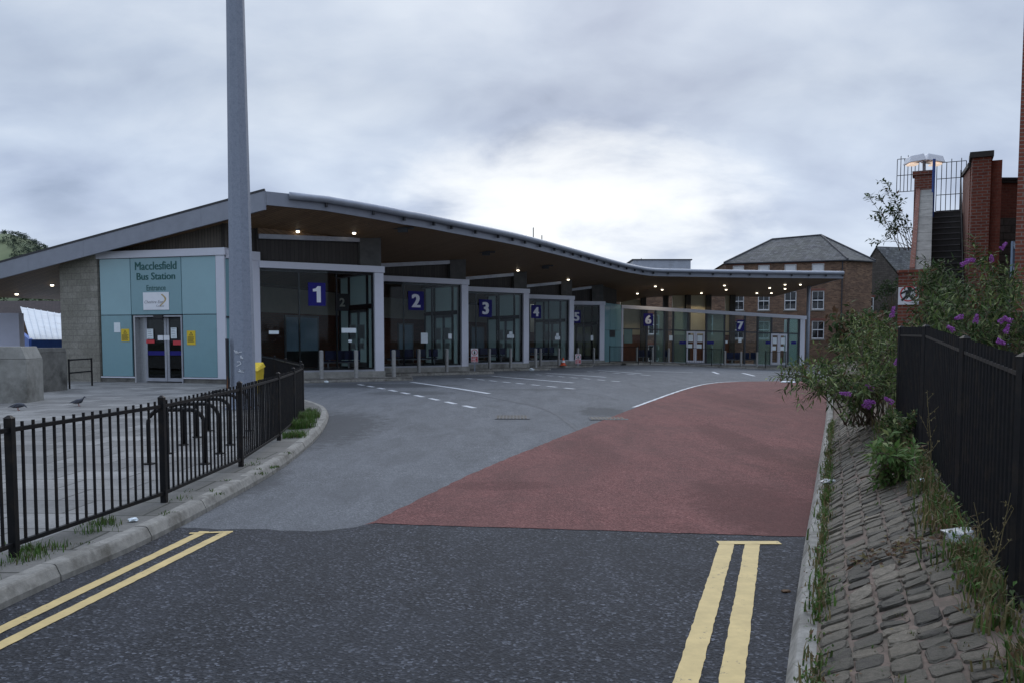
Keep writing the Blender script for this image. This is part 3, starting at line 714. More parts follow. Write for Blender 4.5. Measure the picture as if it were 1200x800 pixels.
# grit bin
gx, gy = W(292, 440, 24).x, 24; g0 = lz(gx, gy)
e = empty('grit_bin', (gx, gy, g0), 'yellow salt bin with sloping lid behind the lamp column', 'grit bin')
m = MB(); m.hexa([(gx - .29, gy - .28, g0), (gx + .29, gy - .28, g0), (gx + .29, gy + .28, g0), (gx - .29, gy + .28, g0), (gx - .34, gy - .33, g0 + .62), (gx + .34, gy - .33, g0 + .62), (gx + .34, gy + .33, g0 + .72), (gx - .34, gy + .33, g0 + .72)], m_yellow_sign); m.build('body', e, bevel=.02)
m = MB(); m.hexa([(gx - .37, gy - .37, g0 + .62), (gx + .37, gy - .37, g0 + .62), (gx + .37, gy + .36, g0 + .725), (gx - .37, gy + .36, g0 + .725), (gx - .32, gy - .3, g0 + .72), (gx + .32, gy - .3, g0 + .72), (gx + .32, gy + .3, g0 + .86), (gx - .32, gy + .3, g0 + .86)], m_yellow_sign); m.build('lid', e, bevel=.02)

# ------------------------------------------------------------------ BUS STATION
FT = [(-4.9, 32.5), (-2.05, 39.1), (.84, 45.6), (3.7, 52.1), (6.1, 56.9)]
ZT = [4.41, 4.39, 4.36, 4.33, 4.22]; ZB = [.50, .48, .46, .44, .36]
nin = Vector((-.57, .82, 0)).normalized(); dd = Vector((.82, .57, 0)).normalized()
ST = [(-8.9, 30.2)] + [tuple((Vector((*f, 0)) + nin * 3.72)[:2]) for f in FT[:-1]]
BS = empty('bus_station', (-4.9, 32.5, .15), 'long low bus station with glazed numbered bays under a sweeping timber lined roof', 'bus station')
EAVE = smooth_path([Vector((x, y, 0)) for x, y in [(-8.1, 28.5), (-6.4, 29.4), (-3.95, 30.95), (-2.1, 33.8), (.23, 37.7), (2.75, 43), (6.14, 50.5), (7.46, 53.0), (9.0, 55.2), (11.55, 55.9), (16.3, 56.8), (22.1, 57.5)]], .6)
NE = len(EAVE)
def ez(i): return interp([(6.5, -8.1), (6.45, -6.4), (6.2, -3.95), (6.2, 40)], EAVE[i].x)
def eave_dir(i):
    t = (EAVE[min(i + 1, NE - 1)] - EAVE[max(i - 1, 0)]).normalized(); n = Vector((-t.y, t.x, 0))
    f = i / (NE - 1)
    g = Vector((-.963, .27, 0)); k = max(0, 1 - i / 14)
    n = (n * (1 - k) + g * k).normalized()
    return n
def eslope(i):
    y = EAVE[i].x; return .19 - .125 * sm(4, 15, y)
def eback(i): return 14.5 - 3.5 * sm(-7, 2, EAVE[i].x)
def soff(x, y):
    p = Vector((x, y, 0)); bi = min(range(NE), key=lambda i: (EAVE[i] - p).length_squared)
    d = min((EAVE[bi] - p).length, 30); return ez(bi) - eslope(bi) * d - .36
# roof
T = [0, .08, .2, .35, .5, .65, .8, 1.0]
m = MB(); ms = MB(); top = []; 
for i in range(NE):
    n = eave_dir(i); B = eback(i)
    for t in T:
        q = EAVE[i] + n * B * t; top.append(Vector((q.x, q.y, ez(i) - eslope(i) * B * t)))
nt_ = len(T); bot = [v - Vector((0, 0, .33)) for v in top]; so_ = [v - Vector((0, 0, .345)) for v in top]; sob = [v - Vector((0, 0, .365)) for v in top]
def grid_slab(mb, A, Bm, mat):
    o = len(A); Fs = []
    for i in range(NE - 1):
        for j in range(nt_ - 1):
            a, b, c, d = i * nt_ + j, (i + 1) * nt_ + j, (i + 1) * nt_ + j + 1, i * nt_ + j + 1
            Fs += [(a, b, c, d), (o + d, o + c, o + b, o + a)]
    for i in range(NE - 1):
        for j in (0, nt_ - 1):
            a, b = i * nt_ + j, (i + 1) * nt_ + j; f = (a, o + a, o + b, b); Fs.append(f if j == 0 else f[::-1])
    for j in range(nt_ - 1):
        for i in (0, NE - 1):
            a, b = i * nt_ + j, i * nt_ + j + 1; f = (a, b, o + b, o + a); Fs.append(f if i == 0 else f[::-1])
    mb.add(A + Bm, Fs, mat)
grid_slab(m, top, bot, m_roofm); roof = m.build('roof', BS)
grid_slab(ms, so_, sob, m_soffit); ms.build('soffit', BS)
m = MB()                                                            # front fascia
vs = []
for i in range(NE):
    n = eave_dir(i); p = EAVE[i]
    EZ = ez(i)
    for o_, z in ((-.03, EZ + .02), (-.03, EZ - .42), (.03, EZ - .42), (.03, EZ + .02)): q = p + n * (o_ + 0); vs.append((q.x, q.y, z))
m.add(vs, [(i * 4 + a, i * 4 + (a + 1) % 4, (i + 1) * 4 + (a + 1) % 4, (i + 1) * 4 + a) for i in range(NE - 1) for a in range(4)] + [(0, 1, 2, 3), tuple((NE - 1) * 4 + a for a in (3, 2, 1, 0))], m_fascia); m.build('fascia', roof)
m = MB(); vs = []                                                    # gable fascia
for i0, sgn in ((0, 1), (NE - 1, -1)):
    m = MB(); t0 = (EAVE[1] - EAVE[0]).normalized() if i0 == 0 else (EAVE[-2] - EAVE[-1]).normalized()
    a = top[i0 * nt_] ; b = top[i0 * nt_ + nt_ - 1]; hgt = .58 if i0 == 0 else .40; th = .03
    o_ = -t0 * .08
    for q_ in range(6):
        A_, B_ = a + (b - a) * (q_ / 6), a + (b - a) * ((q_ + 1) / 6 - .0008); h0, h1 = hgt * (1 - .1 * q_ / 6), hgt * (1 - .1 * (q_ + 1) / 6); up4 = Vector((0, 0, .04)); dn0, dn1 = Vector((0, 0, -h0)), Vector((0, 0, -h1))
        m.hexa([A_ + o_ + dn0, B_ + o_ + dn1, B_ + o_ * .1 + dn1, A_ + o_ * .1 + dn0, A_ + o_ + up4, B_ + o_ + up4, B_ + o_ * .1 + up4, A_ + o_ * .1 + up4], m_fascia)
    m.build('gable_fascia', roof)
    if i0 == 0:
        m = MB(); bar(m, a + o_ * .6 + Vector((0, 0, .07)), b + o_ * .6 + Vector((0, 0, .07)), .07, m_iron_grey); m.build('roof_edge_trim', roof)
m = MB(); gut = [EAVE[i] - eave_dir(i) * .17 + Vector((0, 0, ez(i) - .06)) for i in range(1, NE)]
m.tube(gut, .12, m_gutter, 12); m.build('gutter', roof, True)
acc = 0
for i in range(2, NE):
    acc += (EAVE[i] - EAVE[i - 1]).length
    if acc > 1.15:
        acc = 0; p = EAVE[i] - eave_dir(i) * .1; t = (EAVE[i] - EAVE[i - 1]).normalized(); fr_ = Fr((p - t * .04)[:2], (p + t * .04)[:2])
        m = MB(); EZ = ez(i); m.fbox(fr_, 0, .07, -.03, .08, EZ - .30, EZ - .17, m_iron_grey); m.build('gutter_bracket', roof)
# antennas, roof plant
for u, v0, v1, Y_ in ((625, 281, 267, 50), (751.5, 312, 303, 66), (758.5, 312, 304, 66), (635, 281, 276, 50)):
    a = W(u, v0 + 6, Y_); b = W(u, v1, Y_); m = MB(); m.tube([a, b], .03, m_iron_grey, 6); m.build('aerial', roof)
a = W(742, 319, 64); b = W(800, 309.5, 67); m = MB(); m.box((a.x, 64, a.z - .6), (b.x, 67, b.z), m_alu_gr); m.box((a.x - .1, 63.9, b.z), (b.x + .1, 67.1, b.z + .08), m_iron_grey); m.build('roof_plant_box', roof)

def glass_pane(mb, fr, s0, s1, z0, z1, mat, o=0): mb.fbox(fr, s0, s1, o - .008, o + .008, z0, z1, mat)
def poster(name, fr, rect, mat, o=.02, lines=True, ink=None, parent=BS):
    s0, s1, z0, z1 = rect; m = MB(); m.fbox(fr, s0, s1, o, o + .006, z0, z1, mat)
    if lines:
        n = max(2, int((z1 - z0) / .06))
        for k in range(n):
            zz_ = z1 - (z1 - z0) * (k + .7) / (n + .4); m.fbox(fr, s0 + .12 * (s1 - s0), s1 - (.12 + .25 * R.random()) * (s1 - s0), o + .006, o + .008, zz_ - .006, zz_ + .006, ink or m_ink)
    return m.build(name, parent)
def number_sign(fr, rect, ch, o=.03):
    s0, s1, z0, z1 = rect; m = MB(); m.fbox(fr, s0, s1, o, o + .012, z0, z1, m_blue); ns = m.build('number_sign', BS)
    m = MB(); cx_, cz_, h_ = (s0 + s1) / 2, (z0 + z1) / 2, (z1 - z0) * .70
    if ch == '1': m.fpoly(fr, [(cx_ - .02 * h_, cz_ - h_ / 2), (cx_ + .24 * h_, cz_ - h_ / 2), (cx_ + .24 * h_, cz_ + h_ / 2), (cx_ + .04 * h_, cz_ + h_ / 2), (cx_ - .08 * h_, cz_ + .36 * h_), (cx_ - .26 * h_, cz_ + .32 * h_), (cx_ - .26 * h_, cz_ + .16 * h_), (cx_ - .02 * h_, cz_ + .18 * h_)], o + .016, m_wht)
    else: text_to(m, fr, ch, cx_, o + .016, cz_, 1, m_wht, bold=.018, height=h_, fat=.045)
    m.build('digit', ns)

SIGNS = {1: (361, 332, 381, 358.5), 2: (478, 342, 496, 363.5), 3: (561, 351.5, 576, 371.5), 4: (622, 358, 633.5, 373), 5: (671, 364, 680, 378.5)}
for k in range(5):
    fr = Fr(ST[k], FT[k]); L = fr.L; zt, zb = ZT[k], ZB[k]; gl0 = G(*FT[k])
    m = MB(); m.fbox(fr, -.1 if k else .1, L + .02, -.25, .16, gl0 - .1, zb, m_conc); m.build('plinth', BS)
    m = MB(); m.fbox(fr, 0, L - .36, -.05, .10, zb, zb + .06, m_alu_gr); m.build('sill', BS)
    m = MB(); m.fbox(fr, 0, L + .04, -.12, .15, zt - .24, zt, m_alu); m.build('beam', BS, bevel=.01)
    m = MB(); m.fbox(fr, L - .36, L, -.28, .12, zb - .05, zt - .243, m_alu); m.build('column', BS, bevel=.012)
    # front glazing
    m = MB(); glass_pane(m, fr, .03, L - .37, zb + .06, zt - .24, m_glass); m.build('window', BS)
    m = MB(); nm = 3 if k == 0 else 4
    for j in range(nm + 1):
        s_ = .03 + (L - .42) * j / nm; m.fbox(fr, s_ - .025, s_ + .025, -.10, -.012, zb + .06, zt - .24, m_frame_dk)
    m.fbox(fr, 0, L - .36, -.08, -.012, zt - .34, zt - .24, m_frame_dk); m.fbox(fr, 0, L - .36, -.08, -.012, zb + .06, zb + .12, m_frame_dk)
    m.build('window_frame', BS)
    # return glazing with the boarding doors
    fb = Fr(FT[k], (Vector((*FT[k], 0)) + nin * 3.72)[:2])
    Lr = 3.72 if k < 4 else 3.3
    m = MB(); m.fbox(fb, 0.03, Lr, -.2, .1, gl0 - .1, zb - .003, m_conc); m.build('plinth', BS)
    m = MB(); m.fbox(fb, .03, Lr, -.24, .06, zt - .242, zt - .003, m_alu); m.build('beam', BS)
    m = MB(); glass_pane(m, fb, .12, Lr, zb + .02, zt - .245, m_glass_gr, -.1); m.build('window', BS)
    m = MB(); zm = zb + 2.45
    for s_ in (.14, 1.05, 2.75, Lr - .03): m.fbox(fb, s_ - .04, s_ + .04, -.18, -.02, zb, zt - .245, m_frame_dk)
    m.fbox(fb, .1, Lr, -.19, -.01, zm - .09, zm + .09, m_frame_dk); m.fbox(fb, .1, Lr, -.17, -.03, zb + .002, zb + .1, m_frame_dk); m.build('window_frame', BS)
    for s0, s1 in ((1.1, 1.88), (1.92, 2.7)):
        m = MB()
        for a, b, c, d in ((s0, s0 + .07, zb + .1, zm - .1), (s1 - .07, s1, zb + .1, zm - .1), (s0, s1, zb + .1, zb + .3), (s0, s1, zm - .22, zm - .1)): m.fbox(fb, a, b, -.145, -.055, c, d, m_alu_gr)
        door = m.build('door', BS)
        m = MB(); m.fbox(fb, s0 + .1, s1 - .1, -.2, -.19, zb + 1.2, zb + 1.75, m_paper); m.fbox(fb, s0 + .15, s1 - .2, -.2, -.19, zb + .8, zb + 1.05, m_paper); m.build('notice', door)
    # clerestory and pier under the soffit
    za, zc = soff(*fr.p(0, 0, 0)[:2]) , soff(*fr.p(L, 0, 0)[:2])
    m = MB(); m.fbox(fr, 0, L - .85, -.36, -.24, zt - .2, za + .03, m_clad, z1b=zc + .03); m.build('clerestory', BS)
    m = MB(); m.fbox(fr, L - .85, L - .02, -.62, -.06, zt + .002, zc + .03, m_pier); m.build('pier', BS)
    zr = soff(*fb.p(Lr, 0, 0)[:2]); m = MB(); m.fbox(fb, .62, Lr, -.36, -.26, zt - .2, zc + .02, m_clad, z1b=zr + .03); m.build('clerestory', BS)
    dr = .42 if k == 0 else .12; m = MB(); m.fbox(fr, .05, L - .1, -.22, -.08, za - dr - .16, za - dr, m_alu_gr, z0b=zc - .2, z1b=zc - .04); m.build('rafter', BS)
    m = MB(); m.fbox(fr, .05, L - .1, -.23, -.2, za - dr, za + .02, m_soffit, z0b=zc - .05, z1b=zc + .02); m.build('soffit_return', BS)
    fo = Fr(fr.p(L - .4, 0, 0)[:2], fr.p(L - .4, 1.0, 0)[:2])
    number_sign(fr, fr.rect(*SIGNS[k + 1]), str(k + 1))
fr1, fr2, fr3, fr4, fr5 = [Fr(ST[k], FT[k]) for k in range(5)]
for fr, r in ((fr1, (400, 384.5, 417, 390)), (fr1, (315, 387.5, 326.5, 391.5)), (fr2, (493, 390, 501, 402)), (fr2, (525, 391, 529, 397)), (fr3, (594, 392, 602, 396)), (fr3, (596.5, 388.5, 600, 393)), (fr4, (650, 394, 656, 398)), (fr4, (651.5, 390.5, 654.5, 395)), (fr5, (692, 393, 695, 399)), (fr1, (408, 398, 412, 401))):
    poster('notice', fr, fr.rect(*r), m_paper, lines=False)
# ghost reflection of a route number, built as a board behind bay 1 glass
for fr, r, t in ((fr1, (396, 349, 406, 360), '2'),):
    a = fr.rect(*r, o=-2.0); m = MB(); f2 = Fr(fr.p(0, -2.0, 0)[:2], fr.p(1, -2.0, 0)[:2])
    m.fbox(f2, a[0] - .1, a[1] + .1, -.03, -.0, a[2] - .15, a[3] + .15, m_frame_dk); text_to(m, f2, t, (a[0] + a[1]) / 2, .004, (a[2] + a[3]) / 2, 1, m_wall_in, bold=.03, height=(a[3] - a[2]) * .9); m.build('reflected_number_board', BS)
# ---- concourse inside
u = Vector((.40, .916, 0)).normalized(); bw0 = Vector((-13.2, 31.3, 0)); bw1 = bw0 + u * 36
fbk = Fr(bw0[:2], bw1[:2]); Lb = fbk.L
m = MB(); m.fbox(fbk, 0, Lb, -.25, 0, .2, 2.85, m_brick_in); m.build('back_wall', BS)
m = MB(); m.fbox(fbk, 0, Lb, -.25, -.004, 2.852, 3.95, m_wall_in); m.build('back_wall_band', BS)
m = MB(); m.fbox(fbk, 0, Lb, -.25, -.008, 3.953, 4.4, m_clad); m.build('back_wall_head', BS)
fl = [Vector((*ST[0], .44))] 
poly = [(-14.0, 31.2), (-9.8, 29.5)]
for a, b in zip(ST, FT): poly += [a, b]
poly += [tuple(fbk.p(Lb, 0, 0)[:2])]
m = MB(); m.add([(x, y, .40) for x, y in poly], [tuple(range(len(poly)))], m_floor_in); m.build('concourse_floor', BS)
for r in ((335, 373, 371, 436), (467, 381, 482.5, 427), (552, 384, 566, 424), (625, 390, 630, 420)):
    s0, s1, z0, z1 = fbk.rect(*r); z0 = .42; z1 = max(z1, z0 + 2.05); m = MB(); m.fbox(fbk, s0, s1, .004, .05, z0 + .75, z1, m_door_blue); m.fbox(fbk, s0, s1, .004, .048, z0, z0 + .748, m_frame_dk); d_ = m.build('inner_door', BS)
    m = MB(); m.fbox(fbk, s0 - .08, s0 - .003, 0.003, .07, z0, z1 + .08, m_alu_gr); m.fbox(fbk, s1 + .003, s1 + .08, .003, .07, z0, z1 + .08, m_alu_gr); m.fbox(fbk, s0 - .003, s1 + .003, .003, .068, z1 + .002, z1 + .08, m_alu_gr); m.build('frame', d_)
fx_ = Fr(fbk.p(Lb, 0, 0)[:2], (8.1, 66.6)); m = MB(); m.fbox(fx_, .02, fx_.L, -.2, 0, .1, 2.3, m_brick_in); m.build('back_wall', BS); m = MB(); m.fbox(fx_, .02, fx_.L, -.2, -.004, 2.303, 4.4, m_cream); m.build('back_wall_band', BS)
# benches inside each bay
for k, (t0, t1) in enumerate(((2.6, 5.0), (2.6, 5.2), (3.0, 5.3), (3.4, 5.4))):
    fr = Fr(ST[k], FT[k]); z = .41; t1 = min(t1, fr.L - .8); ob = -1.1 
    e = empty('waiting_bench', fr.p((t0 + t1) / 2, ob, z), 'row of dark blue waiting seats inside the glass of bay %d' % (k + 1), 'bench', 'waiting seats inside the bays')
    m = MB(); nseat = 4
    for j in range(nseat):
        a = t0 + (t1 - t0) * j / nseat; m.fbox(fr, a + .02, a + .5, ob - .2, ob + .22, z + .42, z + .46, m_seat_blue)
    m.build('seat', e, bevel=.01); m = MB()
    for j in range(nseat):
        a = t0 + (t1 - t0) * j / nseat; m.fbox(fr, a + .02, a + .5, ob + .23, ob + .27, z + .5, z + .85, m_seat_blue)
    m.build('backrest', e, bevel=.01)
    for a in (t0 + .2, t1 - .2):
        m = MB(); m.fbox(fr, a - .03, a + .03, ob - .15, ob + .25, z, z + .04, m_alu_gr); m.fbox(fr, a - .025, a + .025, ob, ob + .05, z + .04, z + .42, m_alu_gr); m.fbox(fr, a - .025, a + .025, ob + .18, ob + .228, z + .462, z + .8, m_alu_gr); m.build('leg', e)
    m = MB(); m.fbox(fr, t0, t1, ob - .02, ob + .06, z + .37, z + .418, m_alu_gr); m.build('rail', e)

for t0, lab in ((1.6, 'row of dark blue seats low behind the glass under the number 6'), (8.2, 'row of dark blue seats low behind the glass under the number 7')):
    fq = Fr((7.65, 60.0), (20.9, 61.2)); zq_ = .1 if t0 < 5 else -.1; e = empty('waiting_bench', fq.p(t0 + 1, -1.4, zq_), lab, 'bench', 'waiting seats inside the bays')
    for j in range(4):
        m = MB(); m.fbox(fq, t0 + .6 * j, t0 + .6 * j + .5, -1.6, -1.2, zq_ + .42, zq_ + .47, m_seat_blue); m.fbox(fq, t0 + .6 * j, t0 + .6 * j + .5, -1.66, -1.603, zq_ + .44, zq_ + .9, m_seat_blue); m.build('seat', e)
    m = MB(); m.fbox(fq, t0, t0 + 2.3, -1.45, -1.38, zq_ + .36, zq_ + .417, m_alu_gr); m.build('rail', e)
    for j in (.3, 2.0): m = MB(); m.fbox(fq, t0 + j, t0 + j + .06, -1.5, -1.3, zq_, zq_ + .357, m_alu_gr); m.build('leg', e)
# ---- entrance block
EL, ER = (-14.8, 30.75), (-9.75, 29.3)
fe = Fr(EL, ER); Le = fe.L
zb_e = .16; zt_e = 4.78
sC = fe.hit(264.5, 370)[0]; s1 = fe.hit(154, 370)[0]; s2 = fe.hit(213.5, 370)[0]; s3 = fe.hit(254, 370)[0]
zmid = fe.hit(190, 369)[1]; zg0 = fe.hit(190, 443)[1]
sd0, sd1 = fe.hit(157.5, 400)[0], fe.hit(214, 400)[0]; ztop = 4.52
def panel(s0, s1, z0, z1, mat): m = MB(); m.fbox(fe, s0 + .012, s1 - .012, -.06, .0, z0 + .012, z1 - .012, mat); m.build('glass_panel', BS, bevel=.006)
zpb = .36
panel(.05, s1, zmid, ztop, m_teal2); panel(.05, s1, zpb, zmid, m_teal); panel(s1, s2, zmid, ztop, m_teal); panel(s2, s3, zmid, ztop, m_teal2); panel(sd1 + .02, s3, zpb, zmid, m_teal); 
m = MB(); m.fbox(fe, 0, sC, -.16, -.065, zb_e, ztop, m_frame_dk); 
m = MB(); m.fbox(fe, .02, sd0, -.18, -.066, zpb, ztop, m_frame_dk); m.fbox(fe, sd1, sC, -.18, -.066, zpb, ztop, m_frame_dk); m.fbox(fe, sd0, sd1, -.18, -.066, zmid, ztop, m_frame_dk); m.build('backing_frame', BS)
m = MB(); m.fbox(fe, -.05, sC + .05, -.25, .06, ztop + .002, zt_e, m_alu); m.build('beam', BS, bevel=.012)
m = MB(); m.fbox(fe, s3 + .01, sC, -.3, .03, zpb - .05, ztop, m_alu); m.build('column', BS, bevel=.012)
m = MB(); m.fbox(fe, 0, sd0 - .003, -.2, .02, zpb - .045, zpb, m_alu); m.build('sill', BS); m = MB(); m.fbox(fe, sd1 + .003, s3 + .008, -.2, .02, zpb - .045, zpb, m_alu); m.build('sill', BS)
m = MB(); m.fbox(fe, 0, sd0 - .02, -.25, -.02, -.05, zpb - .05, m_conc_dk); m.build('plinth', BS); m = MB(); m.fbox(fe, sd1 + .02, sC - .02, -.25, -.02, -.05, zpb - .055, m_conc_dk); m.build('plinth', BS)
# side of the block
fs = Fr(fe.p(sC, 0, 0)[:2], ST[0]); Ls = fs.L
m = MB(); m.fbox(fs, .06, Ls + .05, -.25, .05, 4.42, 4.72, m_alu); m.build('beam', BS, bevel=.012)
m = MB(); m.fbox(fs, Ls - .26, Ls + .02, -.25, .04, .3, 4.418, m_alu); m.build('column', BS, bevel=.01)
m = MB(); m.fbox(fs, .02, Ls - .27, -.1, -.02, .35, 4.41, m_teal); m.fbox(fs, .02, Ls - .27, -.018, .01, 2.4, 2.46, m_frame_dk); m.fbox(fs, .3, .34, -.018, .012, .35, 4.4, m_frame_dk); m.build('glass_panel', BS)
m = MB(); m.fbox(fs, .02, Ls, -.2, .03, -.05, .3, m_conc_dk); m.build('plinth', BS)
# doors
zd0, zd1 = .20, fe.hit(190, 371.5)[1]; sj = fe.hit(165.5, 400)[0]; smid = fe.hit(191, 400)[0]
m = MB(); m.fbox(fe, sd0, sd0 + .06, -.3, .02, .1, zd1 + .05, m_steel); m.fbox(fe, sd0 + .062, sj, -.3, -.22, .1, zd1, m_steel); m.fbox(fe, sd1 - .05, sd1, -.3, .02, .1, zd1 + .05, m_alu_gr)
m.fbox(fe, sd0 + .061, sd1 - .051, -.3, .02, zd1, zd1 + .05, m_alu_gr); m.fbox(fe, sd0, sd1, -.3, .02, .05, .16, m_alu_gr); m.build('door_surround', BS)
for a, b in ((sj, smid - .01), (smid + .01, sd1 - .06)):
    m = MB()
    for c in ((a, a + .09, zd0, zd1 - .02), (b - .09, b, zd0, zd1 - .02)): m.fbox(fe, c[0], c[1], -.27, -.2, c[2], c[3], m_alu_gr)
    m.fbox(fe, a + .09, b - .09, -.268, -.202, zd0, zd0 + .12, m_alu_gr); m.fbox(fe, a + .09, b - .09, -.268, -.202, zd1 - .1, zd1 - .02, m_frame_dk); d_ = m.build('door', BS)
    m = MB(); glass_pane(m, fe, a + .09, b - .09, zd0 + .12, zd1 - .1, m_glass_dk, -.235); m.build('glass', d_)
    m = MB(); zz1 = fe.hit(180, 416)[1]; zz0 = fe.hit(180, 411)[1]; m.fbox(fe, a + .09, b - .09, -.222, -.215, zz1, zz0, m_blue); m.build('manifestation_band', d_)
for r, mt in (((172.5, 385.5, 179.5, 397), m_paper), ((171.5, 398, 181, 402), m_redsign), ((200.5, 384, 207, 396.5), m_paper), ((203, 399, 212.5, 404), m_redsign), ((185, 393, 191, 398.5), m_wht), ((192, 393, 198.5, 398.5), m_wht)):
    poster('notice', fe, fe.rect(*r, o=-.2), mt, o=-.2, lines=mt is m_paper)
poster('notice', fe, fe.rect(134, 378, 141, 389.5), m_paper, .004, False)
for r in ((142.5, 385.5, 151.5, 400), (219.5, 387.5, 229, 404)):
    s0, s1_, z0, z1 = fe.rect(*r); m = MB(); m.fbox(fe, s0, s1_, .004, .012, z0, z1, m_yellow_sign)
    cx = (s0 + s1_) / 2; h = z1 - z0; m.fpoly(fe, [(cx - .08, z1 - .17), (cx + .08, z1 - .17), (cx, z1 - .04)], .0135, m_black); m.fpoly(fe, [(cx - .045, z1 - .15), (cx + .045, z1 - .15), (cx, z1 - .075)], .0145, m_yellow_sign)
    for k in range(6):
        zz_ = z1 - .21 - .035 * k; m.fbox(fe, s0 + .03, s1_ - .03 - .05 * R.random(), .012, .0135, zz_ - .008, zz_ + .008, m_black)
    m.build('warning_sign', BS)
for t, (ua, va, ub, vb) in (('Macclesfield', (158.5, 306, 206.5, 317)), ('Bus Station', (160.5, 319, 205, 328.5)), ('Entrance', (172, 334, 194, 341))):
    s0, s1_, z0, z1 = fe.rect(ua, va, ub, vb); m = MB(); text_to(m, fe, t, (s0 + s1_) / 2, .006, (z0 + z1) / 2, 1, m_dkgreen, fat=.03 if t != 'Entrance' else .012, width=s1_ - s0, height=z1 - z0); m.build('lettering', BS)
s0, s1_, z0, z1 = fe.rect(168.5, 342.5, 198, 363.5); m = MB(); m.fbox(fe, s0, s1_, .004, .02, z0, z1, m_wht); pl = m.build('council_sign', BS)
m = MB(); text_to(m, fe, 'Cheshire East', s0 + (s1_ - s0) * .42, .022, z0 + (z1 - z0) * .45, 1, m_ink, width=(s1_ - s0) * .74, shear=.3); text_to(m, fe, 'Council', s0 + (s1_ - s0) * .66, .022, z0 + (z1 - z0) * .22, 1, m_ink, width=(s1_ - s0) * .3)
for k in range(12):
    a = k * .33; x = s0 + (s1_ - s0) * (.74 + .13 * math.sin(a)); z = z0 + (z1 - z0) * (.86 - .055 * k); m.fpoly(fe, [(x - .03, z - .025), (x + .035, z - .012), (x + .03, z + .025), (x - .035, z + .012)], .0225 + k * .0002, m_gold)
m.build('emblem', pl)
s0, s1_, z0, z1 = fe.rect(184, 369.5, 189, 373); m = MB(); m.fbox(fe, s0 - .1, s1_ + .1, .0, .07, z0, z1, m_black); m.build('door_sensor', BS)
# wall over the entrance
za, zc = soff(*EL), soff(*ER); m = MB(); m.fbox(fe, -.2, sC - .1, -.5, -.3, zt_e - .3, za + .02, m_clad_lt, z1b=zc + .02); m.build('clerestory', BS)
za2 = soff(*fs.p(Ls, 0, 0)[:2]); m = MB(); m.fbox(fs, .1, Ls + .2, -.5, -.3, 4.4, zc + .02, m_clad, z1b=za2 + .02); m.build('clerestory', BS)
# concrete block end wall
fw = Fr((-16.55, 31.5), EL); m = MB(); zl, zr_ = soff(-16.55, 31.5), soff(*EL); m.fbox(fw, 0, fw.L - .02, -.3, .04, -.1, zl + .03, m_blk, z1b=zr_ + .03); m.build('block_wall', BS)
fw2 = Fr((-15.6, 38), (-16.55, 31.5)); m = MB(); m.fbox(fw2, 0, fw2.L - .02, -.3, 0, -.1, soff(-15.6, 38) + .03, m_blk, z1b=zl + .03); m.build('block_wall', BS)

# ---- bays 6 and 7
A6, B7 = (7.65, 60.0), (20.9, 61.2)
f6 = Fr(A6, B7); L6 = f6.L
def z6(s, v): return f6.hit(*(0, 0)) if False else None
zt0, zt1 = f6.hit(727.5, 357.5)[1], f6.hit(942, 370.5)[1]; zb0, zb1 = f6.hit(727.5, 424)[1], f6.hit(942, 429)[1]
def lt(s): return zt0 + (zt1 - zt0) * s / L6
def lb(s): return zb0 + (zb1 - zb0) * s / L6
m = MB(); m.fbox(f6, 0, L6 + .1, -.12, .15, zt0 - .24, zt0, m_alu, z0b=zt1 - .24, z1b=zt1); m.build('beam', BS)
m = MB(); m.fbox(f6, 0, L6, -.2, .14, zb0 - .9, zb0, m_conc, z0b=zb1 - .9, z1b=zb1); m.build('plinth', BS)
m = MB(); m.fbox(f6, .0, .13, -.15, .1, zb0, zt0 - .24, m_alu); m.build('column', BS)
m = MB(); m.fbox(f6, L6 - .34, L6, -.2, .12, zb1, zt1 - .24, m_alu); m.build('column', BS)
mul = [f6.hit(uu, 390)[0] for uu in (732, 758, 768, 778.5, 789, 806, 828, 849, 873, 888, 904, 924, 936)]
for a, b in zip([.14] + mul, mul + [L6 - .35]):
    gq = m_glass_pt if b in (mul[3], mul[5], mul[7], mul[10], mul[12]) else m_glass
    m = MB(); m.fbox(f6, a + .002, b - .002, -.008, .008, lb(a), lt(a) - .24, gq, z0b=lb(b), z1b=lt(b) - .24); m.build('window', BS)
for s_ in mul[1:]:
    m = MB(); m.fbox(f6, s_ - .06, s_ + .06, -.14, .012, lb(s_), lt(s_) - .24, m_frame_dk); m.build('mullion', BS)
m = MB(); m.fbox(f6, .14, L6 - .35, -.1, .016, lb(0) + 2.28, lb(0) + 2.36, m_frame_dk, z0b=lb(L6) + 2.28, z1b=lb(L6) + 2.36); m.build('transom', BS)
m = MB(); m.fbox(f6, .14, L6 - .35, -.1, .02, lb(0) + .002, lb(0) + .08, m_alu_gr, z0b=lb(L6) + .002, z1b=lb(L6) + .08); m.build('sill', BS)
for ua, um, ub in ((804, 814.5, 825.5), (903, 912.5, 922)):
    for a, b in ((ua, um), (um, ub)):
        s0, s1_ = f6.hit(a, 400)[0] + .01, f6.hit(b, 400)[0] - .01; z0 = lb(s0) + .09; z1 = z0 + 2.16; m = MB()
        for c in ((s0, s0 + .1), (s1_ - .1, s1_)): m.fbox(f6, c[0], c[1], .02, .08, z0, z1, m_alu)
        m.fbox(f6, s0 + .1, s1_ - .1, .022, .078, z1 - .12, z1, m_alu); m.fbox(f6, s0 + .1, s1_ - .1, .022, .078, z0, z0 + .14, m_alu); d_ = m.build('door', BS)
        m = MB()
        for c in ((.14, s1_ - s0 - .14, 1.45, 1.9), (.12, s1_ - s0 - .2, 1.0, 1.28)): m.fbox(f6, s0 + c[0], s0 + c[1], .03, .04, z0 + c[2], z0 + c[3], m_paper)
        m.build('notice', d_)
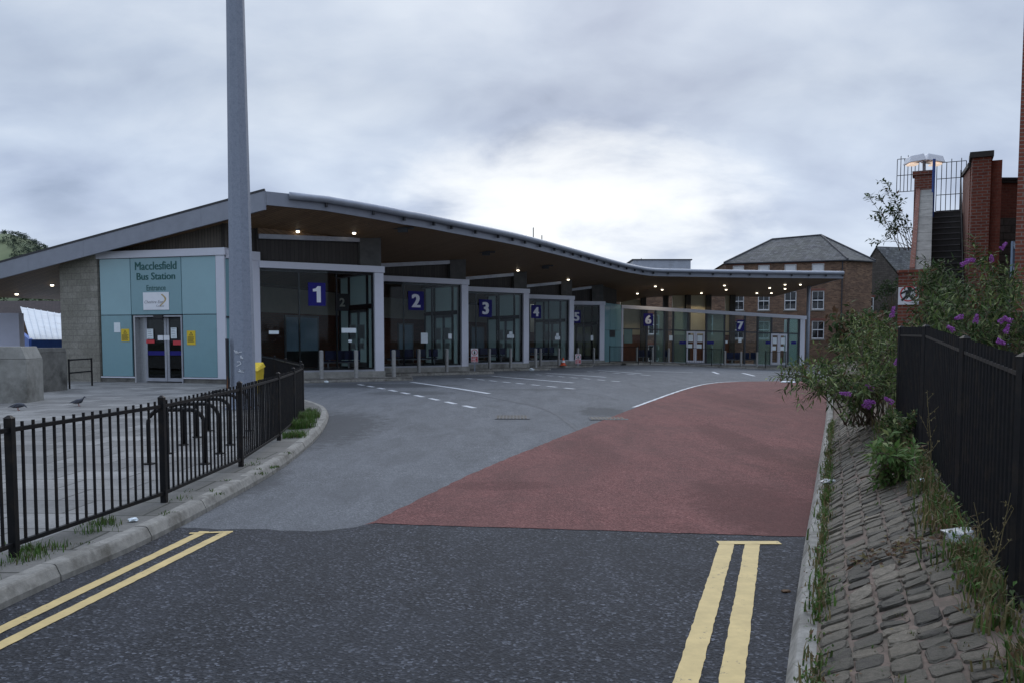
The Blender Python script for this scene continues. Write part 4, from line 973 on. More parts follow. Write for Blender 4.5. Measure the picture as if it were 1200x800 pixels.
for uu, ww in ((800, 4), (832.5, 4), (900, 3), (930, 3)):
    a, b, z0, z1 = f6.rect(uu - ww, 400, uu + ww, 403); poster('notice', f6, (a, b, z0, z1), m_blue, .02, False)
for r in ((865, 395.5, 869, 401), (850, 399, 852.5, 402), (784, 393, 788, 399)): poster('notice', f6, f6.rect(*r), m_paper, .02, False)
number_sign(f6, f6.rect(754, 367.5, 765, 382), '6'); number_sign(f6, f6.rect(863, 375, 872, 388), '7')
# teal end wall between bays 5 and 6
ft = Fr(FT[4], A6); Lt = ft.L; m = MB()
for k in range(3): m.fbox(ft, .03 + Lt * k / 3, Lt * (k + 1) / 3 - .012, -.06, 0.02, .25, 2.35, m_teal); m.fbox(ft, .03 + Lt * k / 3, Lt * (k + 1) / 3 - .012, -.06, .02, 2.37, 4.15, m_teal, z1b=4.13)
m.fbox(ft, .02, Lt - .02, -.16, -.063, .25, 4.1, m_frame_dk); m.build('glass_panel', BS)
m = MB(); m.fbox(ft, .02, Lt - .02, -.2, .06, -.1, .245, m_conc); m.build('plinth', BS)
s0, s1_, z0, z1 = ft.rect(714, 387, 720, 395); m = MB(); m.fbox(ft, s0, s1_, .022, .05, z0, z1, m_frame_dk); m.build('timetable_case', BS)
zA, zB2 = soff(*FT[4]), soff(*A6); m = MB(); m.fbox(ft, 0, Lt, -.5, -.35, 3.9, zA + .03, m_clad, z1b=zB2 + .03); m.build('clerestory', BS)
# back wall behind bays 6 and 7 in pieces with gaps, posts above the beam
fb6 = Fr((8.2, 66.5), (21.5, 67.5))
for ua, ub in ((727, 753), (788, 829), (850, 858)):
    a, b = fb6.hit(ua, 390)[0], fb6.hit(ub, 390)[0]; zs = soff(*fb6.p((a + b) / 2, 0, 0)[:2])
    m = MB(); m.fbox(fb6, a, b, -.2, 0, -.4, 2.1, m_brick_in); m.build('back_wall', BS)
    m = MB(); m.fbox(fb6, a, b, -.2, -.004, 2.103, zs + .02, m_cream); m.build('back_wall_band', BS)
for uu in (753, 779, 805, 829, 857):
    a = fb6.hit(uu, 390)[0]; q = fb6.p(a, .2, 0); m = MB(); m.fbox(fb6, a - .2, a + .2, .02, .3, -.4, soff(q.x, q.y) + .02, m_clad); m.build('post', BS)
a0_ = fb6.hit(733, 390)[0]; s0, s1_, z0, z1 = fb6.rect(731, 385, 741, 402); poster('notice', fb6, (s0, s1_, z0, z1), m_teal, .01, False)
m = MB(); m.add([(7.6, 59.9, zb0 - .02), (21, 61.3, zb1 - .02), (21.6, 67.4, zb1 - .02), (7.6, 66.4, zb0 - .02)], [(0, 1, 2, 3)], m_floor_in); m.build('concourse_floor', BS)
fl7 = Fr(B7, (21.5, 67.5)); m = MB(); m.fbox(fl7, .02, fl7.L, -.05, .0, -.3, 3.3, m_glass_gr); m.build('window', BS)
q = W(948, 330, 61.8); m = MB(); m.tube([(q.x, 61.8, -.8), (q.x, 61.8, soff(q.x, 61.8) + .02)], .13, m_galv, 12); m.build('steel_column', BS, True)
# downlights in the soffit
from mathutils.bvhtree import BVHTree
bvh = BVHTree.FromPolygons(sob, [(i * nt_ + j, (i + 1) * nt_ + j, (i + 1) * nt_ + j + 1, i * nt_ + j + 1) for i in range(NE - 1) for j in range(nt_ - 1)])
def hit_soffit(u_, v_):
    return bvh.ray_cast(Vector((0, 0, CAMZ)), ray(u_, v_).normalized())[0]
def soff_z(x, y):
    h = bvh.ray_cast(Vector((x, y, 0)), Vector((0, 0, 1)))[0]; return h.z if h else soff(x, y)
for uu, vv in ((349, 270), (415, 272), (607, 316), (666, 327), (747, 343.5), (768, 335), (776, 339), (849, 334), (851, 339), (822, 343), (887, 343), (904, 343), (902, 337), (920, 333), (938, 333), (920, 338), (61, 333), (19.5, 343.5)):
    p = hit_soffit(uu, vv)
    if p is None or p.y > 75: continue
    z = p.z + .02; rr_ = .085 + .0015 * p.y
    rr_ = .052 + .0004 * p.y
    m = MB(); m.lathe((p.x, p.y, z - .05), [(rr_ + .025, 0), (rr_ + .025, .05)], m_alu_gr, 12); dl = m.build('downlight', BS)
    m = MB(); m.lathe((p.x, p.y, z - .11), [(rr_ * .7, 0), (rr_, .02), (rr_, .058)], m_light, 12); m.build('lamp', dl)
    if uu in (747, 768, 822, 849, 904):
        L_ = bpy.data.lights.new('downlight_beam', 'SPOT'); L_.energy = 60; L_.spot_size = 2.4; L_.color = (1, .8, .55); L_.shadow_soft_size = .1
        lo_ = bpy.data.objects.new('downlight_beam', L_); COL.objects.link(lo_); lo_.location = (p.x, p.y, z - .16)
# small spotlights hung under the soffit over the bays
for k in range(3):
    q = Vector((*FT[k], 0)) - nin * 0 + Vector((.9, -.9, 0)) ; z = soff_z(q.x, q.y); m = MB(); m.box((q.x - .18, q.y - .12, z - .16), (q.x + .18, q.y + .12, z + .02), m_frame_dk); m.box((q.x - .4, q.y - .05, z - .05), (q.x + .4, q.y + .05, z + .015), m_frame_dk); m.build('floodlight', BS)

# station pavement islands with kerbs
out = lambda fr: fr.n
line = [(-8.6, 29.55)]
kp = []
for k in range(5):
    fr = Fr(ST[k], FT[k]); o_ = 1.05
    a = fr.p(.6 if k == 0 else 1.0, o_, 0); b = fr.p(fr.L + .75, o_, 0); c = fr.p(fr.L + 1.0, o_ - .35, 0)
    kp += [a, b, c]
    if k < 4:
        f2 = Fr(ST[k + 1], FT[k + 1]); kp.append(f2.p(.9, o_ + .25, 0))
kp[-1] = Vector((7.3, 55.3, 0)); kp += [Vector((8.6, 56.9, 0)), Vector((12, 57.6, 0)), Vector((16.5, 58.4, 0)), Vector((21.5, 58.9, 0)), Vector((24, 60.5, 0))]
kp = [Vector((-8.5, 29.6, 0))] + kp
SP = .135
def pzf(x, y): return G(x, y) + SP
ip = [(p.x, p.y) for p in kp]
sheet('station_pavement', [(p.x, p.y) for p in kp] + [(24, 64), (8, 63), (-1, 60), (-12, 38), (-9.4, 30.5)], lambda x, y: pzf(x, y) - .008, m_flag_dark, 1.5, 40)
mb = MB(); kerb_line(mb, kp, .14, SP, 1, lambda x, y: G(x, y), m_kerb, 1.5); tag(mb.build('kerb'), kind='structure')

# bollards
def isect(fr, o_, u_):
    s_, _ = fr.hit(u_, 400, o_); return fr.p(s_, o_, 0)
m = MB(); m.lathe((0, 0, 0), [(.085, 0), (.085, .02), (.07, .022), (.07, .98), (.06, 1.01), (.02, 1.03)], m_steel, 14)
bshape = m
def bollard(p, label, mat=m_conc, h=1.0):
    z = pzf(p.x, p.y) - .01
    e = empty('bollard', (p.x, p.y, z), label, 'bollard', 'bollards along the station bays')
    m = MB(); m.lathe((p.x, p.y, z), [(.075, 0), (.075, .95 * h)], mat, 14); m.build('shaft', e, False)
    m = MB(); m.lathe((p.x, p.y, z + .95 * h), [(.078, 0), (.078, .03), (.055, .055), (.015, .065)], mat, 14); m.build('cap', e)
m_boll = M_plain('bollard_steel', (.30, .30, .29), .55, .2, var=.2, scale=10)
for fr, o_, uu, lb_ in ((fr1, .55, 376.3, 'grey steel bollard before bay 1, just right of the black railing'), (fr1, .55, 417, 'grey steel bollard before bay 1, beside its boarding doors'),
        (fr1, .3, 461.3, 'grey bollard at the kerb corner between bays 1 and 2'), (fr2, .6, 490.7, 'grey bollard before bay 2 beneath the number 2'), (fr2, .6, 523.5, 'grey bollard before bay 2 in front of the green glass doors'),
        (fr3, .6, 573.5, 'grey bollard before bay 3, under the number 3'), (fr3, .6, 598.4, 'grey bollard before bay 3 in front of its doors'),
        (fr3, .4, 627.8, 'grey bollard beyond the white column of bay 3'), (fr4, .6, 633.5, 'grey bollard before bay 4, under the number 4'), (fr4, .6, 654.8, 'grey bollard before bay 4 left of the traffic cone'),
        (fr4, .3, 677.4, 'grey bollard right of the bay 4 column behind the warning board'), (fr5, .6, 696, 'grey bollard before bay 5'),
        (f6, 1.2, 746.8, 'grey bollard behind the barrier left of number 6'), (f6, 1.2, 765, 'grey bollard before bay 6 below the number 6'), (f6, 1.2, 783.8, 'grey bollard between number 6 and the bay 6 doors'),
        (f6, 1.2, 850, 'grey bollard left of number 7'), (f6, 1.2, 868.8, 'grey bollard directly below number 7'), (f6, 1.2, 887.5, 'grey bollard right of number 7')):
    bollard(isect(fr, o_, uu), lb_, m_boll)
for uu, lb_ in ((989, 'pale bollard by the brick house behind the shrub, left of two'), (1010, 'pale bollard by the brick house behind the shrub, right of two')):
    q = W(uu, 428, 58); e = None; bollard(Vector((q.x, 58, 0)), lb_, m_boll)
# warning boards
def warn_board(u0, v0, u1, v1, Yq, label):
    a = W(u0, v1, Yq); b = W(u1, v0, Yq); zg = G(a.x, Yq) + .1; fr = Fr((a.x, Yq), (b.x, Yq)); wd, h = b.x - a.x, b.z - a.z; z0 = a.z
    e = empty('warning_board', ((a.x + b.x) / 2, Yq, zg), label, 'sign', 'red and white warning boards')
    m = MB(); m.fbox(fr, wd / 2 - .03, wd / 2 + .03, -.08, -.02, zg, z0 + h * .8, m_galv); m.build('post', e)
    m = MB(); m.fbox(fr, 0, wd, -.015, 0, z0, z0 + h, m_wht); m.build('board', e)
    m = MB(); m.fbox(fr, .02, wd - .02, 0, .004, z0 + .02, z0 + h * .42, m_redsign)
    for k in range(3): m.fbox(fr, .06, wd - .08 - .04 * (k % 2), .004, .006, z0 + h * (.08 + .11 * k), z0 + h * (.13 + .11 * k), m_wht)
    r = min(wd * .42, h * .26); cz = z0 + h * .72; m.disc(fr, wd / 2, .003, cz, r, m_redsign, r * .8)
    m.disc(fr, wd / 2, .0035, cz + r * .42, r * .16, m_black, n=12); m.fpoly(fr, [(wd / 2 - r * .2, cz + r * .22), (wd / 2 - r * .28, cz - r * .6), (wd / 2 + r * .28, cz - r * .6), (wd / 2 + r * .2, cz + r * .22)], .004, m_black); m.build('pictogram', e)
warn_board(552, 408, 560.3, 424, 38.8, 'red and white no pedestrians board at the corner of bay 2')
warn_board(674, 414.5, 681, 426, 50.5, 'red and white no pedestrians board beyond the bay 4 column')
# traffic cone
q = W(660, 426, 50.2); z = pzf(q.x, 50.2)
e = empty('traffic_cone', (q.x, 50.2, z), 'small orange and white traffic cone before bay 4', 'traffic cone')
m = MB(); m.box((q.x - .2, 50.0, z), (q.x + .2, 50.4, z + .03), m_cone); m.lathe((q.x, 50.2, z + .03), [(.15, 0), (.115, .14)], m_cone, 14); m.lathe((q.x, 50.2, z + .3), [(.075, 0), (.03, .17)], m_cone, 14); m.build('body', e)
m = MB(); m.lathe((q.x, 50.2, z + .17), [(.116, 0), (.076, .13)], m_wht, 14); m.build('reflective_sleeve', e)
# barriers in the far bays
def barrier(pts, label): railing('barrier_railing', pts, pzf, lambda x, y: pzf(x, y) + 1.08, label, .12, .016, .05, m_iron, cat='barrier', over=.0, rail_top=.02, rail_bot=.1)
def wp(uu, Yq): return (W(uu, 420, Yq).x, Yq)
barrier([wp(714.5, 57.0), wp(748, 54.8), wp(762, 54.6)], 'black bar barrier in front of the teal wall and bay 6')
barrier([wp(804, 57.2), wp(834, 57.6), wp(845, 57.8)], 'black bar barrier before the left hand white double doors under the flat roof')
barrier([wp(897, 58.2), wp(921, 59.2)], 'short black bar barrier before the right hand white double doors')

# litter bin between bays 3 and 4
q = W(630, 425, 50.0); z = pzf(q.x, 50)
# ------------------------------------------------------------------ left background
def cblock(pts_base, z0, h, ch, mat, name, label, cat):
    c = sum((Vector((*p, 0)) for p in pts_base), Vector()) / 4; e = empty(name, (c.x, c.y, z0), label, cat)
    m = MB(); b = [Vector((*p, 0)) for p in pts_base]
    m.hexa([Vector((p.x, p.y, z0 - .05)) for p in b] + [Vector((p.x, p.y, z0 + h - ch)) for p in b], mat); m.build('body', e, bevel=.015)
    m = MB(); sh = [c + (p - c) * .93 for p in b]
    m.hexa([Vector((p.x, p.y, z0 + h - ch + .003)) for p in b] + [Vector((p.x, p.y, z0 + h)) for p in sh], mat); m.build('coping', e, bevel=.01); return e
p0 = GP(0, 481); zL = PZ + .02
a = W(38, 473, 20.6); cblock([(a.x - 3.2, 19.6), (a.x, 20.4), (a.x - .15, 21.4), (a.x - 3.4, 20.7)], zL, 1.34, .3, m_conc, 'concrete_wall', 'pale chamfered concrete wall end at the left edge of the pavement', 'wall')
a = W(81, 460, 25.5); b = W(36, 463, 23.6); cblock([(b.x - .3, 23.6), (a.x, 25.4), (a.x - .25, 25.9), (b.x - .5, 24.2)], zL, 1.28, .14, m_conc_dk, 'concrete_wall', 'dark stained low concrete wall between the pale wall end and the handrail', 'wall')
e = empty('handrail', (W(82, 450, 26.5).x, 26.5, zL), 'thin black two bar handrail beside the stone wall by the entrance', 'handrail')
hp = [W(81.5, 452, 26.2), W(108, 450, 28.0)]
for p in hp:
    m = MB(); m.tube([(p.x, p.y, zL - .02), (p.x, p.y, zL + .93)], .028, m_iron, 8); m.build('post', e)
m = MB()
for h in (.9, .5): m.tube([(hp[0].x, hp[0].y, zL + h), (hp[1].x, hp[1].y, zL + h)], .024, m_iron, 8)
m.build('rail', e)
# white and blue lean-to building beyond
e = empty('market_hall', (-20.5, 38, -2.4), 'low white building with ribbed white roof and bright blue fascia below the pavement', 'building')
wa, wb = W(-60, 412, 34), W(23.5, 412, 34)
m = MB(); m.box((wa.x, 34, -2.4), (wb.x, 34.35, W(10, 367, 34).z), m_white_wall); m.build('wall', e)
r0, r1 = W(36, 400, 35), W(95, 400, 37); r2, r3 = W(95, 373, 46), W(24.5, 361, 46)
m = MB(); up = Vector((0, 0, .05)); q0 = Vector((wb.x + .02, 36.2, r0.z + .25))
m.hexa([r0, r1, r2, r3, r0 + up, r1 + up, r2 + up, r3 + up], m_white_roof)
for k in range(10):
    t = k / 9; bar(m, r0 + (r1 - r0) * t + up, r3 + (r2 - r3) * t + up, .05, m_white_roof)
m.build('roof', e)
m = MB(); bl, br = W(36, 411, 34.95), W(95, 413.5, 36.95); fr = Fr(bl[:2], br[:2]); m.fbox(fr, 0, fr.L, -.1, .05, bl.z, r0.z + .08, m_blue_paint); 
lf = Fr(W(18, 385, 39)[:2], bl[:2]); zz_ = W(18, 385, 39).z; m.fbox(lf, 0, lf.L, -.1, .05, zz_ - .45, zz_ + .05, m_blue_paint, z0b=bl.z, z1b=r0.z + .08); m.build('fascia', e)
m = MB(); m.fbox(fr, .3, fr.L, -.7, -.6, -2.4, bl.z, m_frame_dk); m.build('shopfront', e)
# distant dark roofed terrace
e = empty('terrace_building', (-46, 78, -3), 'long distant building with a dark brown roof behind the white roof', 'building')
a, b = W(-60, 376, 72), W(140, 376, 72); zr1 = W(0, 353, 78).z
m = MB(); m.box((a.x, 72, -3), (b.x, 84, a.z), m_brick_old); m.build('wall', e)
m_rooftile = M_brick('brown_roof_tiles', (.045, .036, .036), (.06, .046, .045), (.02, .018, .018), .3, .3, (.03, .026, .026))
m = MB(); m.hexa([(a.x - .3, 71.6, a.z + .003), (b.x + .3, 71.6, a.z + .003), (b.x + .3, 84.4, a.z + .003), (a.x - .3, 84.4, a.z + .003), (a.x - .3, 77.6, zr1), (b.x + .3, 77.6, zr1), (b.x + .3, 78.4, zr1), (a.x - .3, 78.4, zr1)], m_rooftile); m.build('roof', e)
m = MB()
for k in range(8):
    q = W(24 + 7 * k, 374, 71.4); m.add([(q.x, 71.3, q.z), (q.x + .5, 71.3, q.z), (q.x + .95, 71.75, q.z + .5), (q.x + .65, 71.75, q.z + .5)], [(0, 1, 2, 3)], m_wht)
m.build('roof_vents', e)

# hill
m_hill, nth, bh = mat_new('hillside'); ch = coords(nth)
t1 = nz(nth, ch, .012, 4, .5); f1_ = ramp(nth, t1, [(.42, (.12, .15, .075)), (.5, (.17, .195, .10)), (.58, (.115, .14, .075)), (.64, (.075, .095, .055))])
nth.links.new(f1_, bh.inputs['Base Color']); bh.inputs['Roughness'].default_value = .95
mb = MB(); HX = [-900 + 20 * i for i in range(36)]; HY = [700 + 25 * j for j in range(22)]
def hz(x, y):
    uu = 600 + 1000 * x / y
    ridge = 118 if uu < 20 else 118 - 42 * sm(15, 120, uu) - 60 * sm(120, 330, uu)
    prof = sm(700, 920, y) * (1 - .4 * sm(960, 1250, y)); return max(-5, (ridge + 7 * mnoise.noise((x * .01, y * .01, 0))) * prof * sm(-1000, -700, x - 60) - 3)
vs = [(x, y, hz(x, y)) for y in HY for x in HX]; n = len(HX)
mb.add(vs, [(j * n + i, j * n + i + 1, (j + 1) * n + i + 1, (j + 1) * n + i) for j in range(len(HY) - 1) for i in range(n - 1)], m_hill)
tag(mb.build('hill', smooth=True), kind='structure')

# ------------------------------------------------------------------ foliage
def leaf_faces(mb, p, d, up, ln, wd, mat):
    d = d.normalized(); s_ = d.cross(up)
    if s_.length < 1e-4: s_ = d.cross(Vector((1, 0, 0)))
    s_.normalize(); n = s_.cross(d).normalized(); mid = p + d * ln * .45; tip = p + d * ln - n * ln * .12
    mb.add([p, mid + s_ * wd * .5 + n * wd * .12, tip, mid - s_ * wd * .5 + n * wd * .12, mid], [(0, 1, 4), (1, 2, 4), (4, 2, 3), (0, 4, 3)], mat)
m_budd = M_leaf('buddleia_leaf', (.019, .040, .013), (.043, .075, .025), (.125, .16, .07))
m_budd2 = M_leaf('buddleia_leaf_light', (.06, .10, .028), (.12, .165, .052), (.25, .28, .12))
m_brownl = M_leaf('withered_leaf', (.09, .05, .03), (.14, .085, .05))
m_stem = M_plain('shrub_stem', (.10, .075, .05), .9, var=.3)
m_flower = M_leaf('purple_floret', (.28, .065, .32), (.40, .125, .44), (.52, .24, .55))
def rv(r): return Vector((r.gauss(0, 1), r.gauss(0, 1), r.gauss(0, 1))).normalized()
def shrub(name, base, targets, label, seed, nside=7, lmat=(m_budd, m_budd2), leaf=.13, flowers=(), brown=0.02, spread=.35, cat='shrub', wd=.22):
    r = random.Random(seed); e = empty(name, base, label, cat, 'buddleia shrubs' if name == 'buddleia_shrub' else None); B = Vector(base); ml = MB(); mst = MB()
    for T_ in targets:
        T_ = Vector(T_); b0 = B + Vector((r.uniform(-.25, .25), r.uniform(-.25, .25), -.03)); ctrl = (b0 + T_) / 2 + Vector((0, 0, (T_ - b0).length * r.uniform(.15, .32)))
        P = [b0 * (1 - t) ** 2 + ctrl * 2 * t * (1 - t) + T_ * t * t for t in [i / 9 for i in range(10)]]
        mst.tube(P, .012, m_stem, 4, .003, cap=False)
        shoots = [(P[7], P[9] + (P[9] - P[7]) * .3)]
        for k in range(nside):
            t = r.uniform(.35, 1.0); i = min(8, int(t * 9)); p = P[i] + (P[i + 1] - P[i]) * (t * 9 - i); ax = (P[i + 1] - P[i]).normalized()
            d = (rv(r) * .9 + ax * .55 + Vector((0, 0, .25))).normalized(); l = spread * r.uniform(.6, 1.3); shoots.append((p, p + d * l))
        for (p, q) in shoots:
            dv_ = q - p; l = dv_.length; sag = Vector((0, 0, -.12 * l)); pm = (p + q) / 2 - sag * .5; q = q + sag
            mst.tube([p, pm, q], .004, m_stem, 3, .0015, cap=False)
            n = max(3, int(l / (leaf * .40)))
            for j in range(n):
                t = (j + .6) / n; pt = p * (1 - t) ** 2 + pm * 2 * t * (1 - t) + q * t * t; ax = dv_.normalized(); sd_ = ax.cross(rv(r)).normalized()
                for sg in (1, -1):
                    d = (sd_ * sg + ax * .7 + Vector((0, 0, -.15 + r.uniform(-.25, .25)))).normalized()
                    mt = m_brownl if r.random() < brown else lmat[0 if r.random() < .62 else 1]
                    leaf_faces(ml, pt, d, Vector((0, 0, 1)) + rv(r) * .5, leaf * r.uniform(.55, 1.25), leaf * wd, mt)
    mst.build('stems', e); ml.build('foliage', e)
    for p, d in flowers:
        mf = MB(); d = Vector(d).normalized(); L_ = r.uniform(.09, .15)
        for k in range(90):
            t = r.random(); rad = .024 * (1 - .65 * t); c = Vector(p) + d * L_ * t; o_ = d.cross(rv(r)).normalized(); s2 = o_.cross(d)
            c = c + o_ * rad; h = .0085; mf.add([c + s2 * h, c + d * h, c - s2 * h, c - d * h, c + o_ * .012], [(0, 1, 4), (1, 2, 4), (2, 3, 4), (3, 0, 4)], m_flower)
        mf.build('flower_spike', e)
    return e
def tg(n, r, box_):    # targets inside a pixel/depth box
    (u0, u1), (v0, v1), (y0, y1) = box_; o = []
    for _ in range(n):
        Yq = r.uniform(y0, y1); o.append(W(r.uniform(u0, u1), r.uniform(v0, v1), Yq))
    return o
r = random.Random(21)
def fl_at(lst): return [(W(u_, v_, Yq), (r.uniform(-.8, .8), r.uniform(-.5, .2), r.uniform(-.2, .9))) for u_, v_, Yq in lst]
shrub('buddleia_shrub', (6.1, 10.8, .5), tg(25, r, ((1090, 1215), (328, 395), (9.8, 12.2))) + tg(9, r, ((1135, 1205), (302, 340), (10.5, 12))) + tg(14, r, ((1075, 1200), (380, 420), (9.6, 11.5))), 'large buddleia bush with purple spikes behind the black boundary railing', 31, 8,
      flowers=fl_at([(1127, 371, 9.9), (1143, 378, 9.9), (1171, 378, 9.8), (1185, 376, 9.9), (1117, 387, 9.8), (1168, 399, 9.6), (1178, 390, 9.7), (1126, 311, 10.6), (1142, 305, 10.8), (1173, 292, 11), (1162, 306, 11)]))
shrub('buddleia_shrub', (7.6, 15.2, .6), tg(38, r, ((1072, 1135), (328, 385), (13.8, 16.5))) + tg(14, r, ((1085, 1120), (305, 340), (15, 16.5))), 'dark leafy buddleia below the brick staircase', 32, 8, lmat=(m_budd, m_budd), leaf=.15)
shrub('buddleia_shrub', (4.75, 11.4, .5), tg(14, r, ((995, 1066), (388, 452), (10.3, 12.6))) + tg(9, r, ((985, 1065), (430, 470), (9.8, 11))) + [W(918, 440, 11), W(928, 430, 11.4), W(940, 436, 11), W(950, 448, 10.4), W(962, 430, 11), W(972, 452, 10.4), W(985, 440, 10.7), W(922, 437, 11), W(930, 452, 10.6), W(945, 425, 11.3), W(958, 420, 11.2), W(938, 440, 10.8), W(965, 440, 10.6), W(978, 465, 10.2), W(990, 478, 9.9), W(955, 455, 10.5)],
      'arching buddleia with purple flowers leaning over the cobbles and red tarmac', 33, 7, lmat=(m_budd2, m_budd), leaf=.12, spread=.28, brown=.05,
      flowers=fl_at([(997, 461, 9.9), (1024, 456, 9.9), (1016, 470, 9.7), (1019, 477, 9.7), (1012, 476, 9.7), (1045, 471, 9.6), (1050, 427, 10.4), (1072, 447, 9.8), (1045, 372, 10.6)]))
shrub('buddleia_shrub', (7.9, 17.8, .5), tg(24, r, ((985, 1052), (376, 428), (16.5, 19.5))), 'bushy pale green shrub beyond the arching buddleia, before the brick house', 34, 8, lmat=(m_budd2, m_budd), leaf=.17, spread=.5, brown=.06)
# leafy understorey by the railing end
shrub('bramble_plant', (4.25, 8.9, .5), tg(9, r, ((1035, 1066), (480, 520), (8.4, 9.2))), 'low leafy weed clump against the far end of the boundary railing', 36, 5, leaf=.07, spread=.18, wd=.45)
shrub('dock_plant', (3.35, 7.4, .42), [W(1050 + r.uniform(-25, 25), 545 + r.uniform(-30, 25), 7.3 + r.uniform(-.3, .3)) for _ in range(24)], 'bright green broad leaved weed at the foot of the railing', 37, 3, lmat=(M_leaf('fresh_green', (.06, .12, .03), (.10, .18, .05)), m_budd2), leaf=.11, spread=.10, wd=.3, cat='weed')
# sapling on the stair pier
sb = W(1062, 292, 25.5)
shrub('sapling', sb, [W(u_, v_, 25.5 + r.uniform(-.6, .6)) for u_, v_ in ((1036, 212), (1028, 232), (1040, 245), (1022, 255), (1050, 240), (1034, 262), (1018, 232), (1046, 270), (1058, 262), (1040, 225), (1030, 285))], 'thin sparse sapling sprouting beside the brick stair pier', 38, 4, lmat=(m_budd, m_budd), leaf=.16, spread=.35, cat='tree', wd=.4)
# ivy on stone house
# grass and weeds
def tuft(mb, p, h, n, r, mats, sp=.05, wide=.006):
    for _ in range(n):
        a = r.uniform(0, 6.283); b = p + Vector((r.gauss(0, sp), r.gauss(0, sp), -.01)); l = h * r.uniform(.4, 1.2); le = r.uniform(.1, .8); d = Vector((math.cos(a), math.sin(a), 0)); s_ = Vector((-d.y, d.x, 0)) * wide * r.uniform(.6, 1.4)
        m1 = b + d * l * le * .3 + Vector((0, 0, l * .6)); t = b + d * l * le + Vector((0, 0, l * (1 - .35 * le)))
        mb.add([b - s_, b + s_, m1 + s_ * .7, m1 - s_ * .7, t], [(0, 1, 2, 3), (3, 2, 4)], r.choice(mats))
m_gr = M_leaf('grass_blade', (.045, .10, .02), (.075, .15, .03), (.12, .17, .06)); m_dry = M_leaf('dry_grass', (.16, .13, .06), (.22, .18, .09), (.10, .09, .04)); m_weed = M_leaf('weed_leaf', (.045, .075, .025), (.08, .11, .04), (.13, .10, .05))
mb = MB(); r = random.Random(8)
def lfence(y): return interp([(x, y_) for x, y_ in LF], y)
for y, h, n, k in ((5.78, .10, 80, 3), (5.95, .08, 60, 2), (6.75, .10, 70, 3), (7.0, .06, 30, 1), (7.85, .05, 40, 1), (5.45, .08, 50, 2), (8.6, .03, 20, 1), (10.1, .05, 30, 1), (13.2, .15, 90, 4), (14.6, .22, 110, 5), (15.6, .25, 110, 5), (16.4, .2, 90, 5), (17.3, .2, 60, 4)):
    for _ in range(k):
        x = lfence(y) + r.uniform(-.05, .16) + (.1 if y > 13 else 0); yy = y + r.uniform(-.25, .25); tuft(mb, Vector((x, yy, lz(x, yy))), h * .9, n, r, [m_gr, m_gr, m_weed], .06, .0035 if y < 9 else .005)
for _ in range(14):
    y = r.uniform(5.5, 12); x = lfence(y) + r.uniform(.1, .42); tuft(mb, Vector((x, y, lz(x, y))), .035, 22, r, [m_gr, m_weed], .03, .004)
tag(mb.build('grass'), 'grass tufts growing along the foot of the left railing', 'grass', kind='stuff')
mb = MB(); r = random.Random(9)
for _ in range(360):                              # weeds in the joint behind the kerb
    y = 3.2 + 12 * r.random() ** 1.1; p = bank(y, r.uniform(0, .05)); dens = .42 + .8 * mnoise.noise((y * 1.3, 2.0, 0))
    if r.random() > dens + .15: continue
    tuft(mb, p, r.uniform(.05, .15), r.randint(5, 14), r, [m_weed, m_gr, m_dry], .03, .006)
    if r.random() < .6:
        for _k in range(10): leaf_faces(mb, p + Vector((r.gauss(0, .04), r.gauss(0, .05), r.uniform(.01, .12))), rv(r) + Vector((0, 0, .4)), Vector((0, 0, 1)), r.uniform(.015, .035), .013, r.choice([m_weed, m_gr, m_brownl]))
for _ in range(520):                              # weeds at the railing foot
    y = 2.4 + 8.5 * r.random(); p = bank(y, 1 - abs(r.gauss(0, .10)) - .03); dens = .55 + .6 * mnoise.noise((y * .9, 7.0, 0))
    if r.random() > dens + .1: continue
    tuft(mb, p, r.uniform(.06, .22), r.randint(5, 16), r, [m_weed, m_dry, m_dry, m_gr], .04, .006)
    if r.random() < .5:
        for _k in range(8): leaf_faces(mb, p + Vector((r.gauss(0, .05), r.gauss(0, .05), r.uniform(.01, .16))), rv(r) + Vector((0, 0, .4)), Vector((0, 0, 1)), r.uniform(.02, .06), .02, r.choice([m_weed, m_weed, m_brownl, m_gr]))
for _ in range(150):
    p = bank(2.8 + 11 * r.random(), r.uniform(.05, .95)); tuft(mb, p, r.uniform(.015, .05), r.randint(4, 10), r, [m_weed, m_weed, m_gr, m_dry], .02, .004)
for _ in range(140):
    p = bank(2.8 + 9 * r.random(), r.uniform(.02, .98)) + Vector((0, 0, .02)); leaf_faces(mb, p, rv(r) * Vector((1, 1, .3)), Vector((0, 0, 1)) + rv(r) * .6, r.uniform(.015, .045), .014, r.choice([m_brownl, m_dry, m_brownl]))
for _ in range(160):                              # withered leaves blown on the setts
    y = 5.2 + r.gauss(0, .12); p = bank(y + .1, r.uniform(.2, .95)) + Vector((0, 0, .025)); leaf_faces(mb, p, rv(r) * Vector((1, 1, .35)), Vector((0, 0, 1)) + rv(r) * .8, r.uniform(.03, .07), .022, r.choice([m_brownl, m_dry, m_brownl]))
tag(mb.build('weeds'), 'weeds and dry grass in the joints of the cobbled bank', 'weeds', kind='stuff')
mb = MB(); r = random.Random(19)
for _ in range(1500):
    y = r.uniform(2.5, 22); x = max(fnx(min(y, 13)) + .15, kr(y) + .5) + r.random() ** 1.4 * 6
    if x > 15: continue
    p = Vector((x, y, vz(x, y))); tuft(mb, p, r.uniform(.08, .3), r.randint(5, 10), r, [m_weed, m_gr, m_dry, m_weed], .08, .008)
    for _k in range(5): leaf_faces(mb, p + Vector((r.gauss(0, .1), r.gauss(0, .1), r.uniform(.02, .2))), rv(r) + Vector((0, 0, .4)), Vector((0, 0, 1)), r.uniform(.03, .08), .03, r.choice([m_weed, m_budd, m_budd2, m_brownl]))
